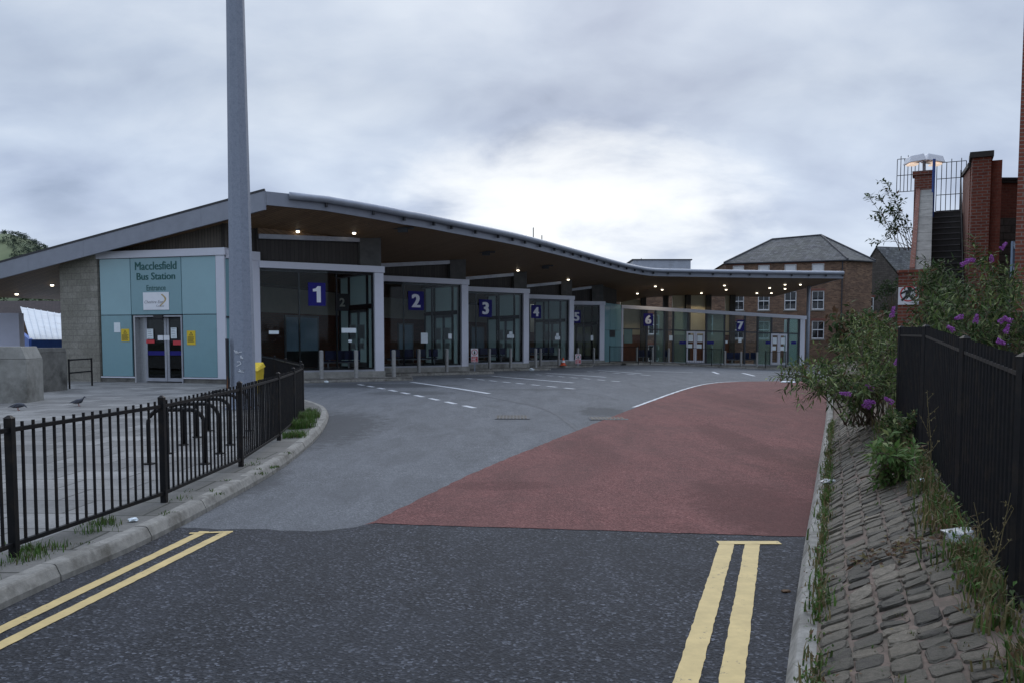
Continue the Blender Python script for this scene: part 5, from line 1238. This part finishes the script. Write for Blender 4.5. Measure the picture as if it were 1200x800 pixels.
tag(mb.build('undergrowth'), 'rough undergrowth on the soil behind the black boundary railing', 'undergrowth', kind='stuff')
# tall dry weed stalks by the near railing
for i, (uu, vv, Yq, lab) in enumerate(((1150, 690, 4.35, 'dry branching weed stalk in front of the near railing'), (1092, 570, 6.3, 'tall thin dry stalk beside the middle of the railing'), (1168, 720, 4.0, 'pale leaning dry stalk at the lower right by the railing'))):
    b = W(uu, vv, Yq); b.z = fnz(Yq); b.x = fnx(Yq) - .08 - .05 * i; e = empty('dry_weed', b, lab, 'weed', 'dry weed stalks'); m = MB(); rr_ = random.Random(40 + i)
    hgt = (.42, .75, .55)[i]; tip = b + Vector(((-.05, -.02, .16)[i], .05, hgt)); m.tube([b, (b + tip) / 2 + Vector((.02, 0, 0)), tip], .004, m_dry, 4, .0015)
    for k in range(14):
        t = rr_.uniform(.35, 1); p = b + (tip - b) * t; q = p + (rv(rr_) * .5 + Vector((0, 0, .6))) * rr_.uniform(.06, .16); m.tube([p, q], .0018, m_dry, 3)
        for _ in range(4): leaf_faces(m, p + (q - p) * rr_.random(), rv(rr_), Vector((0, 0, 1)), .018, .008, m_dry)
    m.build('stalk', e)
# litter
def crumple(name, c, sz, mat, label, seed, flat=.35):
    r = random.Random(seed); bm = bmesh.new(); bmesh.ops.create_icosphere(bm, subdivisions=2, radius=1)
    for v in bm.verts:
        k = 1 + .55 * mnoise.noise(v.co * 1.8 + Vector((seed, 0, 0))); v.co = Vector((v.co.x * sz * k, v.co.y * sz * .7 * k, v.co.z * sz * flat * k))
    me = bpy.data.meshes.new(name); bm.to_mesh(me); bm.free(); me.materials.append(mat); o = bpy.data.objects.new(name, me); COL.objects.link(o); o.location = c
    return tag(o, label, 'litter', 'scraps of litter')
m_plas = M_plain('litter_white', (.36, .37, .37), .4, var=.15, scale=20)
q = bank(8.6, .04); crumple('litter', q + Vector((0, 0, .04)), .085, m_plas, 'crumpled white wrapper by the right kerb under the shrubs', 2)
q = bank(5.15, .93); crumple('litter', q + Vector((0, 0, .04)), .13, m_plas, 'torn silvery plastic bag at the foot of the railing', 3, .4)
q = bank(6.9, .9); crumple('litter', q + Vector((0, 0, .03)), .08, m_paper, 'pale scrap of card against the railing base', 4, .15)
q = GP(924, 448); crumple('litter', Vector((q.x, q.y, q.z + .03)), .28, m_paper, 'pale flat paper on the red tarmac below the shrub', 5, .08)
q = Vector((-3.12, 6.95, lz(-3, 7) + .02)); crumple('litter', q, .045, m_paper, 'small white paper scrap in the grass by the left railing', 6)
q = W(386, 438, 30.6); crumple('litter', Vector((q.x, 30.1, G(q.x, 30) + .04)), .07, m_paper, 'white crumpled cup on the road by the bay 1 kerb', 7, .6)
q = GP(623, 434); crumple('litter', Vector((q.x, q.y, q.z + .06)), .13, m_paper, 'white litter bag on the road before bay 3', 8, .7)
q = GP(921, 694); crumple('litter', Vector((q.x, q.y, q.z + .012)), .03, m_brownl, 'single curled brown leaf on dark asphalt by the right kerb', 9, .3)

# pigeons
def pigeon(p, ang, label, head_down=False):
    e = empty('pigeon', p, label, 'pigeon', 'pigeons on the pavement'); r_ = Matrix.Rotation(ang, 3, 'Z') @ Matrix.Scale(.85, 3)
    def loft(rings, mat, n=10):
        vs = []; fs = []
        for (x, z, ry, rz_) in rings:
            for k in range(n):
                a = 2 * math.pi * k / n; vs.append(Vector(p) + r_ @ Vector((x, ry * math.cos(a), z + rz_ * math.sin(a))))
        for i in range(len(rings) - 1):
            for k in range(n): fs.append((i * n + k, i * n + (k + 1) % n, (i + 1) * n + (k + 1) % n, (i + 1) * n + k))
        fs += [tuple(range(n))[::-1], tuple((len(rings) - 1) * n + k for k in range(n))]; return vs, fs
    hd = [(.10, .16, .045, .055), (.125, .195, .03, .035), (.14, .225, .027, .028), (.155, .245, .024, .024), (.178, .243, .014, .015), (.205, .235, .004, .004)] if not head_down else [(.12, .135, .045, .05), (.155, .135, .03, .034), (.18, .12, .027, .027), (.20, .10, .022, .022), (.212, .085, .012, .012), (.225, .065, .004, .004)]
    m = MB(); v, f = loft([(-.23, .085, .03, .006), (-.15, .095, .04, .014), (-.10, .11, .055, .045), (-.03, .125, .07, .065), (.05, .135, .068, .065)] + hd, m_pigeon); m.add(v, f, m_pigeon); m.build('body', e, True)
    for s_ in (-1, 1):
        m = MB(); vs = [Vector(p) + r_ @ Vector(c) for c in ((.07, s_ * .066, .16), (.0, s_ * .078, .165), (-.12, s_ * .05, .14), (-.2, s_ * .02, .105), (-.08, s_ * .07, .10), (.04, s_ * .076, .11))]; m.add(vs, [(0, 1, 4, 5), (1, 2, 3, 4)], m_pigeon); m.build('wing', e)
        m = MB(); m.tube([Vector(p) + r_ @ Vector((.0, s_ * .025, .075)), Vector(p) + r_ @ Vector((.01, s_ * .028, .005)), Vector(p) + r_ @ Vector((.045, s_ * .028, .003))], .006, m_pink, 5); m.build('leg', e)
a = GP(92, 476); Yq = (CAMZ - lz(0, 20)) / (a.y and .076) if False else 19.2
q = W(92, 476, 19.4); pigeon((q.x, 19.4, lz(q.x, 19.4)), .15, 'dark grey pigeon standing with its head up on the flagstones')
q = W(21, 481, 18.2); pigeon((q.x, 18.2, lz(q.x, 18.2)), .1, 'dark grey pigeon pecking beside the pale concrete wall', True)

# ------------------------------------------------------------------ brick buildings
def facade(m, fr, s0, s1, z0, z1, ops, mat, dp=.14):
    S_ = sorted({s0, s1, *[a for o in ops for a in o[:2]]}); Z_ = sorted({z0, z1, *[a for o in ops for a in o[2:4]]})
    for a, b in zip(S_, S_[1:]):
        for c, d in zip(Z_, Z_[1:]):
            x, z = (a + b) / 2, (c + d) / 2
            if any(o[0] < x < o[1] and o[2] < z < o[3] for o in ops): continue
            m.add([fr.p(a, 0, c), fr.p(b, 0, c), fr.p(b, 0, d), fr.p(a, 0, d)], [(0, 1, 2, 3)], mat)
    for o in ops:
        a, b, c, d = o[:4]
        for p, q in (((a, c), (b, c)), ((b, c), (b, d)), ((b, d), (a, d)), ((a, d), (a, c))):
            m.add([fr.p(p[0], 0, p[1]), fr.p(q[0], 0, q[1]), fr.p(q[0], -dp, q[1]), fr.p(p[0], -dp, p[1])], [(0, 1, 2, 3)], mat)
def sash(fr, o, parent, pane_reflection=True, dp=.12):
    a, b, c, d = o; m = MB(); t = .07
    m.fbox(fr, a, a + t, -dp, -dp + .06, c, d, m_sash); m.fbox(fr, b - t, b, -dp, -dp + .06, c, d, m_sash)
    zs = (c + d) / 2
    for z0, z1 in ((c, c + .09), (d - t, d), (zs - .04, zs + .04)): m.fbox(fr, a + t, b - t, -dp + .002, -dp + .058, z0, z1, m_sash)
    x = (a + b) / 2; m.fbox(fr, x - .015, x + .015, -dp + .004, -dp + .05, c + .09, d - t, m_sash); wn = m.build('window', parent)
    m = MB(); m.fbox(fr, a + t, b - t, -dp + .01, -dp + .02, c + .09, d - t, m_win); m.build('pane', wn)
    m = MB(); m.fbox(fr, a - .08, b + .08, -.08, .07, c - .11, c - .003, m_stone_lt); m.build('sill', wn)
    m = MB(); m.fbox(fr, a - .1, b + .1, -.06, .012, d + .003, d + .2, m_brick_red); m.build('lintel', wn)
cA, cB, cC, cD, cE = (19.2, 77.2), (28.7, 74.0), (31.6, 75.4), (30.5, 88), (20.5, 90)
H_ = empty('brick_house', (25, 80, -.6), 'three storey brown brick house with hipped slate roof and white sash windows', 'house')
f1h = Fr(cA, cB); f2h = Fr(cB, cC); ze = f1h.hit(985, 305)[1]; zg_ = -1.0
ops = []
for col_ in ((951, 966), (919, 933.5), (888, 902), (858.5, 872)):
    for v0, v1 in ((309, 331), (341, 363), (376, 397)):
        a, b, c, d = f1h.rect(col_[0], v0 + 0, col_[1], v1)
        zc_ = f1h.hit(958, v1)[1]; zd_ = f1h.hit(958, v0)[1]; ops.append((max(a, .2), b, zc_, zd_))
m = MB(); facade(m, f1h, 0, f1h.L, zg_, ze, ops, m_brick_old)
m.add([f2h.p(0, 0, zg_), f2h.p(f2h.L, 0, zg_), f2h.p(f2h.L, 0, ze), f2h.p(0, 0, ze)], [(0, 1, 2, 3)], m_brick_old)
for p, q in ((cC, cD), (cD, cE), (cE, cA)): m.add([(*p, zg_), (*q, zg_), (*q, ze), (*p, ze)], [(0, 1, 2, 3)], m_brick_old)
m.add([(*p, ze - .1) for p in (cA, cB, cC, cD, cE)], [(0, 1, 2, 3, 4)], m_clad); m.build('wall', H_)
for k_, o in enumerate(ops):
    sash(f1h, o, H_)
    if k_ % 3 == 0:
        m = MB(); m.fbox(f1h, o[0] + .09, o[1] - .09, -.09, -.085, o[2] + .55, o[3] - .09, m_sash); m.build('pane_reflection', H_)  # pale sheet puts the bright sky reflection into the top-row panes
cen = Vector((25.6, 81.5, 0)); ov = [cen + (Vector((*p, 0)) - cen) * 1.03 for p in (cA, cB, cC, cD, cE)]; rl, rr2 = W(905, 281, 81), W(962, 276, 80)
ev = [Vector((p.x, p.y, ze + .02)) for p in ov]
m = MB(); m.add(ev + [rl, rr2], [(0, 1, 6, 5), (1, 2, 6), (2, 3, 6), (3, 4, 5, 6), (4, 0, 5)], m_slate); m.build('roof', H_)
m = MB()
for a, b in ((ev[0], rl), (rl, rr2), (ev[1], rr2), (ev[2], rr2)): m.tube([a + Vector((0, 0, .03)), b + Vector((0, 0, .03))], .09, m_iron_grey, 6)
m.build('ridge_tiles', H_)
m = MB(); gp = [Vector((p.x, p.y, ze - .05)) for p in [cen + (Vector((*p, 0)) - cen) * 1.028 for p in (cA, cB, cC)]]; m.tube(gp, .07, m_iron_grey, 8)
dq = f1h.p(f1h.L - .25, .08, 0); m.tube([(dq.x, dq.y, ze), (dq.x, dq.y, zg_)], .055, m_iron_grey, 8); m.build('gutter', H_)
# annexe behind the far bays
AX = empty('brick_annexe', (15, 74, -.6), 'low brown brick building with white arched windows seen through the far bays', 'building')
fa = Fr((6, 73.5), (19.4, 76.0)); oa = []
for k in range(5): oa += [(1.0 + 2.5 * k, 2.0 + 2.5 * k, 2.2, 3.9), (1.0 + 2.5 * k, 2.0 + 2.5 * k, -.1, 1.3)]
m = MB(); facade(m, fa, 0, fa.L, -1, 6.9, oa, m_brick_old); a, b = fa.p(0, 0, 0), fa.p(fa.L, 0, 0); bk = fa.n * -8
for p, q in ((b, b + bk), (b + bk, a + bk), (a + bk, a)): m.add([(p.x, p.y, -1), (q.x, q.y, -1), (q.x, q.y, 6.9), (p.x, p.y, 6.9)], [(0, 1, 2, 3)], m_brick_old)
m.build('wall', AX)
m = MB(); m.hexa([(a.x, a.y, 6.903), (b.x, b.y, 6.903), (b.x + bk.x, b.y + bk.y, 6.903), (a.x + bk.x, a.y + bk.y, 6.903), (a.x, a.y, 7.0), (b.x, b.y, 7.0), (b.x + bk.x, b.y + bk.y, 7.1), (a.x + bk.x, a.y + bk.y, 7.1)], m_slate); m.build('roof', AX)
for o in oa: sash(fa, o, AX)
# stone house behind
ST_ = empty('stone_house', (38, 90, -.5), 'dark rubble stone house with steep slate gable behind the brick stair', 'house')
fg_ = Fr((35.2, 88), (38.2, 83.5)); zE = W(1018, 332, 86).z; zR = W(1027.5, 291.5, 86).z; Lg = fg_.L; dirg = fg_.n * -12
m = MB(); m.add([fg_.p(0, 0, -1), fg_.p(Lg, 0, -1), fg_.p(Lg, 0, zE - .2), fg_.p(Lg * .42, 0, zR), fg_.p(0, 0, zE)], [(0, 1, 2, 3, 4)], m_stone)
p0, p1 = fg_.p(Lg, 0, 0), fg_.p(Lg, 0, 0) + Vector((14, 4, 0)); m.add([(p0.x, p0.y, -1), (p1.x, p1.y, -1), (p1.x, p1.y, zE - .2), (p0.x, p0.y, zE - .2)], [(0, 1, 2, 3)], m_stone); m.build('wall', ST_)
rA = fg_.p(Lg * .42, .1, zR + .1); rB = rA + Vector((14, 4, 0)); eA = fg_.p(Lg + .15, .1, zE - .15); eB = eA + Vector((14, 4, 0)); e2 = fg_.p(-.2, .1, zE - .05); e3 = e2 + Vector((14, 4, 0)); upv = Vector((0, 0, .12))
m = MB(); m.hexa([eA, eB, rB, rA, eA + upv, eB + upv, rB + upv, rA + upv], m_slate); m.hexa([rA, rB, e3, e2, rA + upv, rB + upv, e3 + upv, e2 + upv], m_slate); m.build('roof', ST_)
sash(fg_, (Lg * .25, Lg * .25 + .8, zE - 3.2, zE - 1.4), ST_, dp=-.05)
# ivy-dark tree beside the stone house
def crown_tree(name, base, h, rad, label, seed, n=900, mat=None, size=.25, trunk=True, squash=.9, low=.35):
    r = random.Random(seed); e = empty(name, base, label, 'tree', 'background trees'); B = Vector(base); mt = MB(); mt.tube([B, B + Vector((.1, 0, h * .5)), B + Vector((0, .1, h * .85))], .12 + h * .015, m_stem, 7, .04)
    ml = MB(); cl = []
    for _ in range(16):
        a = r.uniform(0, 6.28); t = r.uniform(low, 1.0); rr_ = rad * math.sqrt(max(.05, 1 - ((t - .6) / .5) ** 2)) * r.uniform(.3, 1); c = B + Vector((rr_ * math.cos(a), rr_ * math.sin(a), h * t * .93)); cl.append((c, rad * r.uniform(.25, .45)))
        mt.tube([B + Vector((0, 0, h * t * .6)), c], .05, m_stem, 5, .015)
    for _ in range(n):
        c, s_ = r.choice(cl); p = c + rv(r) * s_ * r.random() ** .4 * Vector((1, 1, squash)); leaf_faces(ml, p, rv(r), rv(r), size * r.uniform(.6, 1.4), size * .6, mat or m_tree)
    mt.build('trunk', e); ml.build('crown', e); return e
m_tree = M_leaf('tree_leaf', (.022, .038, .016), (.040, .060, .026), (.065, .085, .04))
q = W(1045, 345, 72); crown_tree('broadleaf_tree', (q.x, 72, -.5), 7.6, 1.7, 'dark leafy tree in front of the stone house gable', 3, 1500, size=.22)
q = W(782, 312, 120); crown_tree('broadleaf_tree', (q.x, 120, -1), 13.6, 1.6, 'distant treetop above the flat end of the station roof', 4, 600, size=.4)
for i, (uu, hh) in enumerate(((-20, 7.0), (8, 6.4), (28, 7.2), (46, 6.6), (64, 7.0), (86, 6.8))):
    q = W(uu, 350, 100); crown_tree('broadleaf_tree', (q.x, 100 + i * 1.5, -3), hh + 3.9, 2.8, ['far tree at the left edge beneath the roof', 'far rounded tree second from the left edge under the eaves', 'tallest far tree over the dark roof under the eaves', 'far tree over the middle of the dark roof', 'far tree nearest the block wall under the eaves', 'far tree hidden mostly by the block wall'][i], 50 + i, 500, size=.5)
# hill trees
mb = MB(); r = random.Random(77)
m_hilltree_haze = M_leaf('hazed_hill_leaf', (.028, .044, .034), (.042, .060, .044), (.06, .08, .055))  # distance haze is mixed into these bluish leaf colours
for _ in range(1700):
    uu = r.uniform(-30, 110); y = r.uniform(760, 945); x = (uu - 600) / 1000 * y; z = hz(x, y)
    nn = mnoise.noise((x * .012, y * .02, 3.0))
    if nn < (.16 if uu < 28 else -.1) and r.random() > .06: continue
    s_ = r.uniform(1.3, 3.0)
    for _k in range(24):
        p = Vector((x, y, z + s_ * .7)) + rv(r) * s_ * r.random() ** .4; leaf_faces(mb, p, rv(r), rv(r), s_ * .4, s_ * .38, m_hilltree_haze)
tag(mb.build('woods'), 'dark tree clumps scattered over the distant green hill', 'woods', kind='stuff')
# low shrubs by brick house
shrub('garden_hedge', (25.5, 66, -.5), tg(40, random.Random(4), ((985, 1062), (372, 420), (62, 66))), 'straggly dark shrubs below the brick house', 61, 8, leaf=.6, spread=1.3, lmat=(m_budd, m_brownl), cat='shrub', wd=.5)
tw = Fr((27.5, 70), (38, 70)); e = empty('brick_wall', (32, 70, -.5), 'low reddish brick wall at the foot of the brick and stone houses', 'wall'); m = MB(); m.fbox(tw, 0, tw.L, -.3, 0, -1, 3.2, m_brick_old); m.build('body', e); m = MB(); m.fbox(tw, -.02, tw.L, -.36, .06, 3.203, 3.34, m_stone_lt); m.build('coping', e)

# ------------------------------------------------------------------ staircase on the right
SC = empty('brick_staircase', (10.2, 20.5, .6), 'steep stone stair between red brick parapet walls at the right', 'staircase')
SA = math.atan(487 / 1003.0); se_ = Vector((math.sin(SA), math.cos(SA), 0)); sl_ = Vector((math.cos(SA), -math.sin(SA), 0))
def ST(l, f, z): q = se_ * f + sl_ * l; return Vector((q.x, q.y, z))
def sbox(m, l0, l1, f0, f1, z0, z1, mat, z0f=None, z1f=None):     # z0f, z1f: heights at the far end
    a0 = z0 if z0f is None else z0f; a1 = z1 if z1f is None else z1f
    m.hexa([ST(l0, f0, z0), ST(l1, f0, z0), ST(l1, f1, a0), ST(l0, f1, a0), ST(l0, f0, z1), ST(l1, f0, z1), ST(l1, f1, a1), ST(l0, f1, a1)], mat)
kd = 1 / math.cos(SA)
yb, yt = 22.4, 29.6; wS = .84
def zp(v, f): return CAMZ + (400 - v) / 1003.0 * f * math.cos(SA)
ztop_ = zp(252, yt); z00 = .6; ns = int((ztop_ - z00) / .19); rise = (ztop_ - z00) / ns; go = (yt - yb) / ns
m_step = M_plain('dark_step_stone', (.055, .052, .047), .9, var=.3, scale=6, dirt=(.03, .028, .025), dscale=3); m_nose = M_plain('step_nosing', (.12, .115, .11), .8, var=.2)
m = MB()
for k in range(ns): sbox(m, 0, wS, yb + go * k, yb + go * (k + 1) + .02, z00 - .3, z00 + rise * (k + 1), m_step)
m.build('steps', SC)
m = MB()
for k in range(ns): sbox(m, .01, wS - .01, yb + go * k - .02, yb + go * k + .05, z00 + rise * (k + 1) - .022, z00 + rise * (k + 1) + .004, m_nose)
m.build('nosings', SC)
def zst(f): return z00 + (ztop_ - z00) * (f - yb) / (yt - yb)
pw = .44
f0p = 23.2; zpa, zpb_ = zp(316, f0p), zp(224, yt)
def lpar(f): return zpa + (zpb_ - zpa) * (f - f0p) / (yt - f0p)
m = MB(); sbox(m, -pw, -.01, f0p, yt, .2, lpar(f0p) - .12, m_brick_red, .2, lpar(yt) - .12); sbox(m, -pw, -pw + .117, f0p, yt, lpar(f0p) - .118, lpar(f0p) + .05, m_brick_red, lpar(yt) - .118, lpar(yt) + .05); m.build('parapet', SC)
m = MB(); nc = 10
for k in range(nc):
    fa_, fb_ = f0p + (yt - f0p) * k / nc, f0p + (yt - f0p) * (k + 1) / nc - .02
    sbox(m, -pw + .12, .03, fa_, fb_, lpar(fa_) - .117, lpar(fa_), m_stone_lt, lpar(fb_) - .117, lpar(fb_))
m.build('coping', SC)
m = MB(); zq = zp(316, f0p - .6); sbox(m, -pw - .22, .12, f0p - .6, f0p - .003, .2, zq - .07, m_brick_red); sbox(m, -pw - .26, .16, f0p - .64, f0p - .001, zq - .067, zq, m_brick_red); m.build('pier', SC)
m = MB(); zq = zp(203, yt + .1); sbox(m, -.5, .03, yt + .003, yt + .55, .2, zq - .12, m_brick_red); sbox(m, -.56, .08, yt - .04, yt + .6, zq - .117, zq, m_brick_red); m.build('pier', SC)
zq = zp(187, 24.5); lr0, lr1 = wS + .045, wS + .46
m = MB(); sbox(m, lr0, lr1, 24.4, 24.95, .2, zq - .14, m_brick_red); m.build('pier', SC)
m = MB(); sbox(m, lr0 - .06, lr1 + .05, 24.34, 25.0, zq - .137, zq, m_step); m.build('coping', SC)
m = MB(); sbox(m, wS + .02, lr1, 24.953, 30.4, .2, zp(196, 24.9) - .14, m_brick_red, .2, zp(213, 30.4)); m.build('parapet', SC)
m = MB(); sbox(m, wS - .03, lr1 + .03, 24.96, 30.4, zp(196, 24.9) - .137, zp(196, 24.9) - .02, m_step, zp(213, 30.4) + .003, zp(213, 30.4) + .12); m.build('coping', SC)
m = MB(); sbox(m, lr1 + .003, lr1 + .25, 24.6, 25.2, .2, zp(197, 24.6), m_brick_or); m.build('buttress', SC)
m = MB(); sbox(m, -.48, wS + .01, yt + .02, yt + 1.6, ztop_ - .25, ztop_ - .02, m_step); m.build('landing', SC)
def mesh_guard(l0, l1, v0, v1, f, nv, nh):
    m = MB(); z0, z1 = zp(v1, f), zp(v0, f)
    for k in range(nv + 1):
        l = l0 + (l1 - l0) * k / nv; m.tube([ST(l, f, z0), ST(l, f, z1 + (.1 if k % 2 else 0))], .012, m_iron_grey, 5)
    for k in range(nh + 1):
        z = z0 + (z1 - z0) * k / nh; m.tube([ST(l0, f - .02, z), ST(l1, f - .02, z)], .012, m_iron_grey, 5)
    m.build('mesh_guard', SC)
def lat(u, f): return f * math.tan(math.atan((u - 600) / 1003.0) - SA)
mesh_guard(lat(1046, 30.3), lat(1071, 30.3), 187, 225, 30.3, 6, 2); mesh_guard(lat(1092, 30.3), lat(1126, 30.3), 195, 250, 30.3, 6, 3)
m = MB(); lh = wS - .06; m.tube([ST(lh, 23, zst(23) + .9), ST(lh, yt, zst(yt) + .9)], .022, m_iron, 6)
for f in (23, 25.2, 27.4, yt): m.tube([ST(lh, f, zst(f)), ST(lh, f, zst(f) + .9 + (.35 if f == yt else 0))], .02, m_iron, 6)
m.build('stair_rail', SC)
m = MB(); lb = lat(1088.5, yt - .3); m.tube([ST(lb, yt - .3, zst(yt - .3)), ST(lb, yt - .3, zp(190, yt - .3))], .045, m_blue_post, 8); m.build('blue_post', SC)
# double lamp
q = W(1083, 203, 27.1); e = empty('twin_lamp', q, 'twin headed lit lamp with white hoods above the brick stair pier', 'lamp')
qt = W(1083, 186, 27.1); m = MB(); m.tube([q, qt], .05, m_galv, 8); m.build('post', e)
for s_, u0, u1 in ((-1, 1062, 1081.5), (1, 1082.5, 1104)):
    a, b = W(u0, 193, 27.1), W(u1, 181, 27.1); xm0, xm1 = a.x, b.x; zA_ = W(1083, 191, 27.1).z; zB_ = W(1083, 180.5, 27.1).z
    oe = (xm0 if s_ < 0 else xm1); ie = (xm1 if s_ < 0 else xm0); dz = .04
    m = MB(); lo, hi_ = min(oe, ie), max(oe, ie); zl, zr3 = (zA_ - dz, zA_ + .04) if s_ < 0 else (zA_ + .04, zA_ - dz)
    m.hexa([(lo, 26.85, zl), (hi_, 26.85, zr3), (hi_, 27.35, zr3), (lo, 27.35, zl), (lo + .05, 26.92, zl + .22), (hi_ - .05, 26.92, zr3 + .22), (hi_ - .05, 27.28, zr3 + .22), (lo + .05, 27.28, zl + .22)], m_wht); hd = m.build('lamp_head', e, bevel=.02)
    c0, c1 = (lo + .05, lo + .05 + (hi_ - lo) * .55) if s_ < 0 else (hi_ - .05 - (hi_ - lo) * .55, hi_ - .05); m = MB(); m.box((c0, 26.95, min(zl, zr3) - .05), (c1, 27.25, min(zl, zr3) - .004), m_light_w); m.build('lamp_bowl', hd, bevel=.02)
# sign on the stair foot
fs_ = f0p - .6; fr = Fr((ST(-1, fs_ - .03, 0))[:2], (ST(1, fs_ - .03, 0))[:2]); s0, s1_, z0, z1 = fr.rect(1053, 357, 1076.5, 331); wd, h = s1_ - s0, z1 - z0
fr = Fr(fr.p(s0, 0, 0)[:2], fr.p(s1_, 0, 0)[:2]); cq = fr.p(wd / 2, 0, z0)
class _B: pass
a = _B(); b = _B(); a.z = z0; b.z = z1; a.x = cq.x; b.x = cq.x
e = empty('prohibition_sign', cq, 'white board with red ring and black figure on the brick stair pier', 'sign')
m = MB(); m.fbox(fr, 0, wd, -.02, 0, a.z - .12, b.z, m_wht); m.build('board', e)
m = MB(); cs_, cz = wd * .5, a.z + h * .52; m.disc(fr, cs_, .004, cz, wd * .42, m_redsign, wd * .35); 
m.disc(fr, cs_ + .02, .005, cz + .12, .045, m_black, n=12)
for P in ([(-.05, .08), (.06, .08), (.03, -.06), (-.07, -.05)], [(-.06, .08), (-.17, .02), (-.16, -.02), (-.04, .04)], [(.05, .08), (.16, .13), (.18, .09), (.06, .03)], [(-.06, -.04), (-.16, -.14), (-.12, -.17), (-.01, -.06)], [(.0, -.06), (.10, -.17), (.15, -.14), (.04, -.04)]): m.fpoly(fr, [(cs_ + x * 1.05, cz + z * 1.05) for x, z in P], .006, m_black)
m.build('pictogram', e)
# walls right of the stair
e = empty('brick_wall', (14, 23.5, .4), 'orange red brick wall with dark stone lower courses right of the stair', 'wall')
a, b = W(1168, 209, 24), W(1230, 209, 24); zb_ = W(1180, 256, 24).z
m = MB(); m.box((a.x + .0, 24, zb_), (b.x, 24.5, a.z - .14), m_brick_or); m.build('body', e)
m = MB(); m.box((a.x - .02, 23.95, .1), (b.x, 24.5, zb_ - .003), m_stone); m.build('stone_base', e)
m = MB(); m.box((a.x + .0, 23.94, a.z - .137), (b.x, 24.56, a.z - .06), m_step); m.box((a.x + .0, 23.9, a.z - .057), (b.x, 24.6, a.z), m_iron_grey); m.build('coping', e)
# brick house corner on the right edge
e = empty('brick_house', (12, 18, .4), 'tall red brick house corner filling the right edge of the view', 'house')
a = W(1185.5, 400, 16.5); m = MB(); fR = Fr((a.x, 16.5), (a.x + 7, 14.5)); fdeep = Fr((a.x + 3.6, 22), (a.x, 16.5))
m.add([fR.p(0, 0, .2), fR.p(7, 0, .2), fR.p(7, 0, 11), fR.p(0, 0, 11)], [(0, 1, 2, 3)], m_brick_red); m.add([fdeep.p(0, 0, .2), fdeep.p(fdeep.L, 0, .2), fdeep.p(fdeep.L, 0, 11), fdeep.p(0, 0, 11)], [(0, 1, 2, 3)], m_brick_red)
q0 = fR.p(7, 0, 0); q1 = fdeep.p(0, 0, 0); m.add([(q0.x, q0.y, .2), (q1.x + 5, q1.y, .2), (q1.x + 5, q1.y, 11), (q0.x, q0.y, 11)], [(0, 1, 2, 3)], m_brick_red); m.build('wall', e)
m = MB(); m.add([fR.p(-.1, .3, 11.003), fR.p(7.2, .3, 11.003), (q1.x + 5, q1.y, 11.003), (q1.x - .3, q1.y, 11.003), ((q0.x + q1.x) / 2, 19, 13.5)], [(0, 1, 4), (1, 2, 4), (2, 3, 4), (3, 0, 4)], m_slate); m.build('roof', e)
# grey metal railing post beside it
a, b = W(1185, 335, 17), W(1193, 283, 17); e = empty('metal_handrail', (a.x, 17, .6), 'bluish grey metal handrail frame beside the right hand brick corner', 'handrail')
m = MB(); bar(m, (a.x + .02, 17, .5), (a.x + .02, 17, b.z), .07, m_green_paint); m.build('post', e); m = MB(); bar(m, (a.x + .02, 17, b.z - .02), (b.x - .03, 16.6, b.z - .55), .06, m_galv); bar(m, (a.x + .02, 17, b.z - .5), (b.x - .03, 16.6, b.z - 1.0), .05, m_galv); m.build('rail', e)
